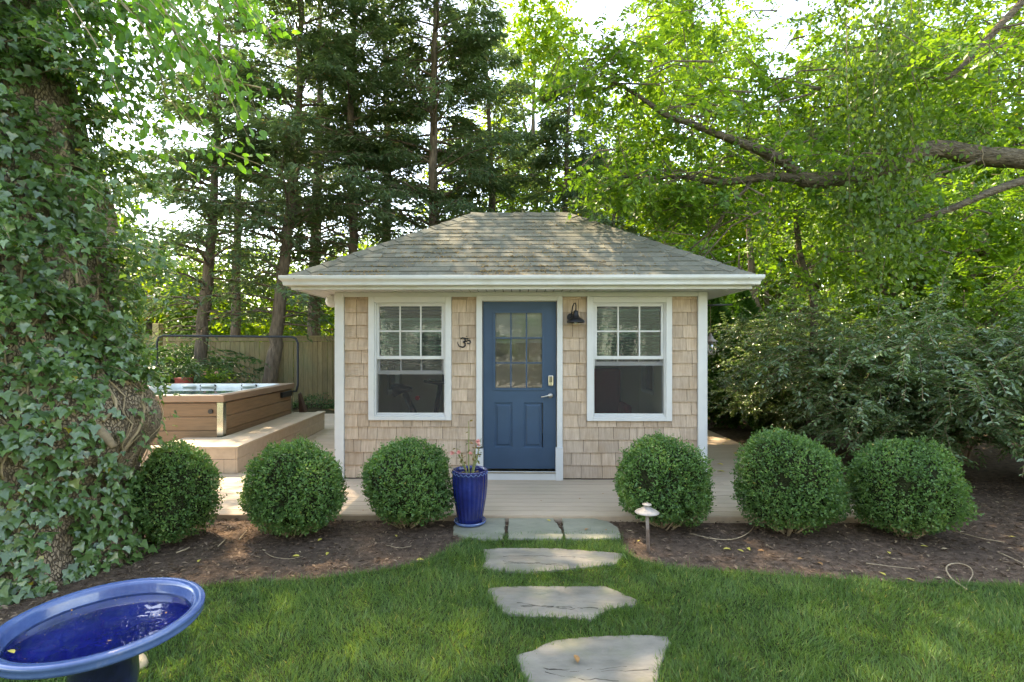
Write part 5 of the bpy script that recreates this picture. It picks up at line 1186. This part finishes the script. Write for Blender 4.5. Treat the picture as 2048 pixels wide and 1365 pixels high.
LP = [(1205,152,6.8),(1240,170,6.8),(1290,200,6.85),(1370,243,6.95),(1430,266,7.0),(1510,298,7.15),(1220,352,7.1),(1300,358,7.1),(1370,352,7.1),(1420,366,7.2),(1500,350,7.2),(1400,425,7.2),(1380,500,7.3),(1600,330,7.3),(1700,350,7.4),(1850,155,6.8),(1900,150,6.8),(1800,450,7.2),(1560,160,7.6)]
for l_ in LP:
    for _ in range(7 if l_[0] < 1520 else 4): C.append(np.array(Wp(*l_)) + rs.normal(0,.22,3) + [0,0,.08])
C = np.array(C); P, D_, N_, L_, tc, td, tl = twig_sprays(C, rs, 8, 14, .42, .088, .55, .3); n = len(P)
pyl = 697-(P[:,2]-CAMZ)/P[:,1]*F; pxl = 1040+P[:,0]/P[:,1]*F
k = ~((P[:,2] < 3.4) & (P[:,0] < 3.0)) & ~((pyl > 300) & (pyl < 362) & (pxl > 1790) & (P[:,1] < 8.3) & (rs.random(n) < .8))
for (pl_, wd_) in (([(2048,318),(1950,312),(1880,296),(1830,306),(1770,340),(1700,352),(1640,364),(1575,325),(1510,298),(1430,266),(1340,235)], 26), ([(1640,364),(1540,352),(1480,362),(1370,352),(1300,358)], 16), ([(2040,362),(1960,392),(1900,420),(1840,438)], 16), ([(2050,0),(1990,60),(1930,130),(1884,166)], 16)):
    xs_ = np.array([q[0] for q in pl_][::-1]); ys_ = np.array([q[1] for q in pl_][::-1]); yl_ = np.interp(pxl, xs_, ys_); k &= ~((np.abs(pyl-yl_) < wd_) & (pxl > xs_[0]) & (P[:,1] < 7.9) & (rs.random(n) < .82))
rr = np.clip(.42 + .25*pn(P,1.1,2)+rs.normal(0,.2,n), 0, .95)
leaves('crown', P[k], D_[k], N_[k], L_[k], L_[k]*.68, T_RH, M['green'], bt, 'stuff', rr[k])
tm = MB()
for i in range(0, len(tc), 3):
    a = Vector(tc[i]); d = Vector(td[i]); tm.tube([a-d*.25, a+d*tl[i]*.5+Vector((0,0,-.03)), a+d*tl[i]+Vector((0,0,-.1))], [.007,.004,.0015], 4, cap=False)
for c in C[::4]:
    a = Vector(c); e_ = a + Vector((rs.uniform(.3,1.1), rs.uniform(-.3,.5), rs.uniform(.0,.6))); tm.tube([a, a.lerp(e_,.5)+Vector((0,0,.12)), e_], [.007,.011,.016], 5, cap=False)
tm.build('twigs', M['bark'], bt, kind='stuff')
# vines hanging from the limb
vn = thing('hanging_vines', (4.9, 7.3, 0), 'curtain of leafy vines and bare strands hanging from the limb on the right', 'vine')
vs_ = MB(); S3 = []
for k in range(58):
    x0 = rs.normal(1745, 60) if k < 38 else rs.uniform(1500, 1990); Yd = rs.uniform(6.9, 8.0); y0 = rs.uniform(-150, 260) if k < 38 else rs.uniform(120, 380); p = Wp(x0, y0, Yd); ln = rs.uniform(1.4, 3.4) if k < 38 else rs.uniform(.7,1.7); pts = [p]
    for s_ in range(9): pts.append(pts[-1] + Vector((rs.normal(0,.025), rs.normal(0,.03), -ln/9)))
    k % 2 and vs_.tube(pts, [.005]*4+[.004]*3+[.003,.003,.002], 5, cap=False); spray(pts, int(60*ln), .075, .15, S3, .35)
vs_.build('bare_stem', M['twig'], vn, smooth=True)
Pq, Dq, Nq, Lq = (np.concatenate([s_[i] for s_ in S3]) for i in range(4)); leaves('leaves', Pq, Dq, Nq, Lq, Lq*.75, T_OV, M['vineleaf'], vn, 'stuff', np.clip(NR.beta(2,2.2,len(Pq)),0,.95))

# ================================================================ ARCHING SHRUBS on the right
def arching(name, cx, cy, R_, Hh, nst, lm, mat, seed, label, twp=5, per=11, group=None, dirb=(0,0), wd=.5, Tp=T_OV):
    rs = np.random.default_rng(seed+300); o = thing(name, (cx, cy, GZ), label, 'shrub', group); sm = MB(); P, D_, N_, L_ = [], [], [], []
    for k in range(nst):
        az = rs.uniform(0, 6.283); rr = rs.uniform(0,.25)*R_; p = Vector((cx+rr*math.cos(az), cy+rr*math.sin(az), GZ)); hh = Hh*rs.uniform(.45,1.0); out = R_*rs.uniform(.3,1.0)
        d = Vector((math.cos(az)*.3+dirb[0]*.2, math.sin(az)*.3+dirb[1]*.2, 1)).normalized(); pts = [p]; ns = 9; ln = math.hypot(hh, out)*1.15
        for s_ in range(ns):
            pts.append(pts[-1] + d*ln/ns); d = (d + Vector((math.cos(az)*.22*out/R_, math.sin(az)*.22*out/R_, -.09 - .033*s_)) + Vector(rs.normal(0,.05,3))).normalized()
        if pts[-1].z < GZ+.15: pts = [q for q in pts if q.z > GZ+.1 or q is pts[0]]
        if len(pts) < 4: continue
        sm.tube(pts, [max(.0015,.008*(1-i/len(pts))) for i in range(len(pts))], 5, cap=False)
        tws = [pts[3:]]
        for _ in range(twp):
            i = rs.integers(2, len(pts)-1); a = pts[i]; dd = Vector(rs.normal(0,1,3)*[1,1,.5]) + Vector((0,0,.35)); dd.normalize(); l2 = rs.uniform(.2,.5); q = [a]
            for s_ in range(4): q.append(q[-1]+dd*l2/4); dd = (dd+Vector((0,0,-.16))).normalized()
            sm.tube(q, [.004,.003,.0025,.002,.001], 4, cap=False); tws.append(q)
        for q in tws:
            A = np.array([tuple(v) for v in q]); m_ = len(A)-1; cnt = per if len(q) < 6 else int(per*1.6)
            t = (np.arange(cnt)+.5)/cnt*m_; i = np.clip(t.astype(int),0,m_-1); f = (t-i)[:,None]; b = A[i]*(1-f)+A[i+1]*f; tan = nrm(A[i+1]-A[i]); sd_ = nrm(np.cross(tan,[0,0,1.])+1e-6)
            for sg in (-1,1):
                P.append(b + rs.normal(0,.008,b.shape)); D_.append(sd_*sg*.85+tan*.6+rs.normal(0,.22,b.shape)+[0,0,-.18]); N_.append(np.tile([0,0,1.],(cnt,1))+rs.normal(0,.28,b.shape)); L_.append(lm*rs.uniform(.65,1.15,cnt))
    sm.build('stems', M['twig'], o, smooth=True); P, D_, N_, L_ = map(np.concatenate, (P, D_, N_, L_)); k = P[:,2] > GZ+.05
    leaves('leaves', P[k], D_[k], N_[k], L_[k], L_[k]*wd, Tp, M[mat], o, 'stuff', np.clip(rs.beta(2,2.2,k.sum()),0,.95)); return o
arching('arching_shrub', 5.75, 7.7, 1.2, 3.7, 150, .060, 'shrubleaf', 1, 'broad arching shrub with glossy leaves right of the house, behind the two right box balls', 10, 19)
arching('arching_shrub', 6.3, 8.1, 1.9, 4.0, 160, .062, 'shrubleaf', 2, 'tallest arching glossy shrub, behind the widest box ball', 10, 19)
arching('arching_shrub', 6.9, 6.6, 1.5, 3.6, 100, .060, 'shrubleaf', 3, 'nearest leafy shrub with bare slanting stems at the right edge', 10, 19)
arching('arching_shrub', 4.75, 9.2, .4, 1.8, 46, .055, 'shrubleaf', 4, 'low glossy shrub behind the side deck, next to the small arborvitae', 10, 19)
arching('oleander', 4.35, 11.0, .6, 2.3, 60, .13, 'laurel', 5, 'narrow leaved dark shrub behind the far end of the side deck', 5, 12, None, (0,0), .2)
arching('laurel', -8.7, 12.2, .85, 2.9, 100, .15, 'laurel', 6, 'dense dark long leaved laurel between the ivy trunk and the cover frame', 6, 12, None, (0,0), .22)
arching('laurel', -10.2, 12.6, 1.4, 3.0, 70, .15, 'laurel', 8, 'dark laurel mostly hidden by the ivy trunk', 6, 12, None, (0,0), .22)
def arborvitae(px_, Y_, r_, h_, n, seed, label):
    rs = np.random.default_rng(seed+500); b = Wp(px_, 697, Y_); o = thing('arborvitae', (b.x, Y_, GZ), label, 'shrub'); MB().tube([(b.x,Y_,GZ),(b.x,Y_,GZ+h_*.95)], [.05,.01], 8).build('trunk', M['bark'], o)
    u = rs.random(n)**.85; a = rs.random(n)*6.283; prof = np.minimum(1, (1-u)*2.2)**.6*(.75+.25*np.sin(u*3)); rr = r_*prof*(.7+.3*rs.random(n)**.5)*(1+.16*np.sin(a*5+u*14)+.1*np.sin(a*9-u*22))
    P = np.stack([b.x+rr*np.cos(a), Y_+rr*np.sin(a), GZ+.05+u*h_],1); O = np.stack([np.cos(a),np.sin(a),0*a],1)
    D_ = O*.8+[0,0,.55]+rs.normal(0,.4,(n,3)); N_ = np.cross(O,[0,0,1.])+rs.normal(0,.5,(n,3)); L_ = rs.uniform(.06,.13,n)
    leaves('foliage', P, D_, N_, L_, L_*.34, T_RH, M['arbor'], o, 'stuff', np.clip(.4+.3*np.sin(u*25+a*3)*.5+rs.normal(0,.2,n),0,.95))
arborvitae(1424, 10.9, .62, 2.7, 17000, 1, 'dark green arborvitae right behind the hanging lantern'); arborvitae(1552, 9.7, .42, 1.45, 8000, 2, 'small bright arborvitae left of the arching shrub')
arborvitae(1480, 12.4, .55, 3.1, 12000, 4, 'tall dark arborvitae standing back between the lantern and the dark trunks'); arborvitae(1625, 10.2, .5, 1.6, 9000, 5, 'arborvitae filling the gap above the second box ball from the right'); arborvitae(1575, 12.5, .6, 2.2, 9000, 3, 'arborvitae further back behind the small one')
arching('arching_shrub', 5.0, 6.9, .8, 2.0, 70, .060, 'shrubleaf', 9, 'low drooping glossy shrub between and behind the two right box balls', 10, 19)
arching('arching_shrub', 7.3, 5.9, 1.0, 1.9, 45, .060, 'shrubleaf', 10, 'drooping glossy shrub at the right edge beside the widest box ball', 10, 19)
# red container and flowers behind the tub
rc = Wp(368, 752, 11.0); cn = thing('red_pot', (rc.x, 11, 0), 'red pot standing behind the far left corner of the hot tub', 'pot')
MB().lathe([(.001,0),(.13,0),(.17,.95),(.19,.98),(.17,.98),(.001,.93)], 20, (rc.x, 11, 0)).build('body', surf('red_clay', (.30,.07,.06), .2, .7, 8), cn, smooth=True)
fp_ = thing('flowering_plant', (Wp(415,750,11.4).x, 11.4, 0), 'pink flowering plant just behind the rim of the hot tub', 'plant')
n = 500; rs = np.random.default_rng(3); c = np.array(Wp(412,752,11.4)); P = c + rs.normal(size=(n,3))*[.28,.2,.07]; P = np.concatenate([P, np.stack([c[0]+rs.normal(0,.1,300), 11.4+rs.normal(0,.1,300), rs.random(300)*1.0],1)]); n = len(P)
leaves('foliage', P, rs.normal(size=(n,3)), rs.normal(0,.5,(n,3))+[0,0,1], .06, .03, T_RH, M['green'], fp_, 'stuff')
for (px_, py_) in ((402,750),(409,746),(432,746),(385,752),(393,756)):
    c = np.array(Wp(px_, py_, 11.3)); leaves('flower', np.tile(c,(14,1)), rdir(14), rdir(14), .055, .05, T_OV, M['pink'], fp_)

# ================================================================ the house behind the camera, mirrored in the panes
nh = thing('white_trimmed_house', (1, -8, GZ), 'grey house with white windows, seen only reflected in the window panes', 'house')
wl = surf('grey_siding', (.12,.13,.13), .06, .7, 3, (1,1,12), .1)
bx('wall', wl, nh, -8, 9, -9.5, -8.5, GZ, 5.2); m = MB().add([(-8.5,-8.2,5.2),(9.5,-8.2,5.2),(9.5,-10.5,7.2),(-8.5,-10.5,7.2),(-8.5,-12.8,5.2),(9.5,-12.8,5.2)], [(0,1,2,3),(3,2,5,4),(0,3,4),(1,5,2),(0,4,5,1)]); m.build('roof', M['asphalt'], nh)
dk = surf('dark_pane', (.05,.06,.07), .1, .15, 3, bump=0)
for i in range(6):
    x_ = -7 + 2.6*i
    for z_ in (.9, 3.4):
        f = MB().frame(x_, x_+1.5, z_, z_+1.5, -8.5, -8.42, .12).box(x_+.72, x_+.78, -8.49, -8.44, z_+.12, z_+1.38).build('window', M['white'], nh)
        bx('pane', dk, f, x_+.12, x_+1.38, -8.499, -8.47, z_+.12, z_+1.38)
MB().box(-8, 9, -6.6, -6.5, 1.0, 1.08).box(-8, 9, -8.42, -6.5, -.02, .06).build('porch_rail', M['white'], nh)
for i in range(7): bx('porch_post', M['white'], nh, -8+2.8*i, -7.88+2.8*i, -6.62, -6.5, .07, 3.0)
broadleaf(1040, 4.6, 2.3, 1.3, 1.2, 90, 40, .07, 'green', 61, 'small tree seen only as a dark reflection in the door panes', r0=.06, kind_name='reflected_tree', grp=None, mir=True)
n = 4000; P = np.stack([NR.uniform(-14,16,n), NR.uniform(-26,-15,n), NR.uniform(0,11,n)],1)
leaves('trees_behind', P, rdir(n), rdir(n), NR.uniform(.5,.9,n), .4, T_RH, M['green'], None, 'stuff')
lw = MB().add([(-20,-7,GZ-.006),(20,-7,GZ-.006),(20,.45,GZ-.006),(-20,.45,GZ-.006)], [(0,1,2,3)]).build('back_lawn', surf('mown_grass', (.06,.12,.025), .3, .95, 12, bump=.5), kind='structure')
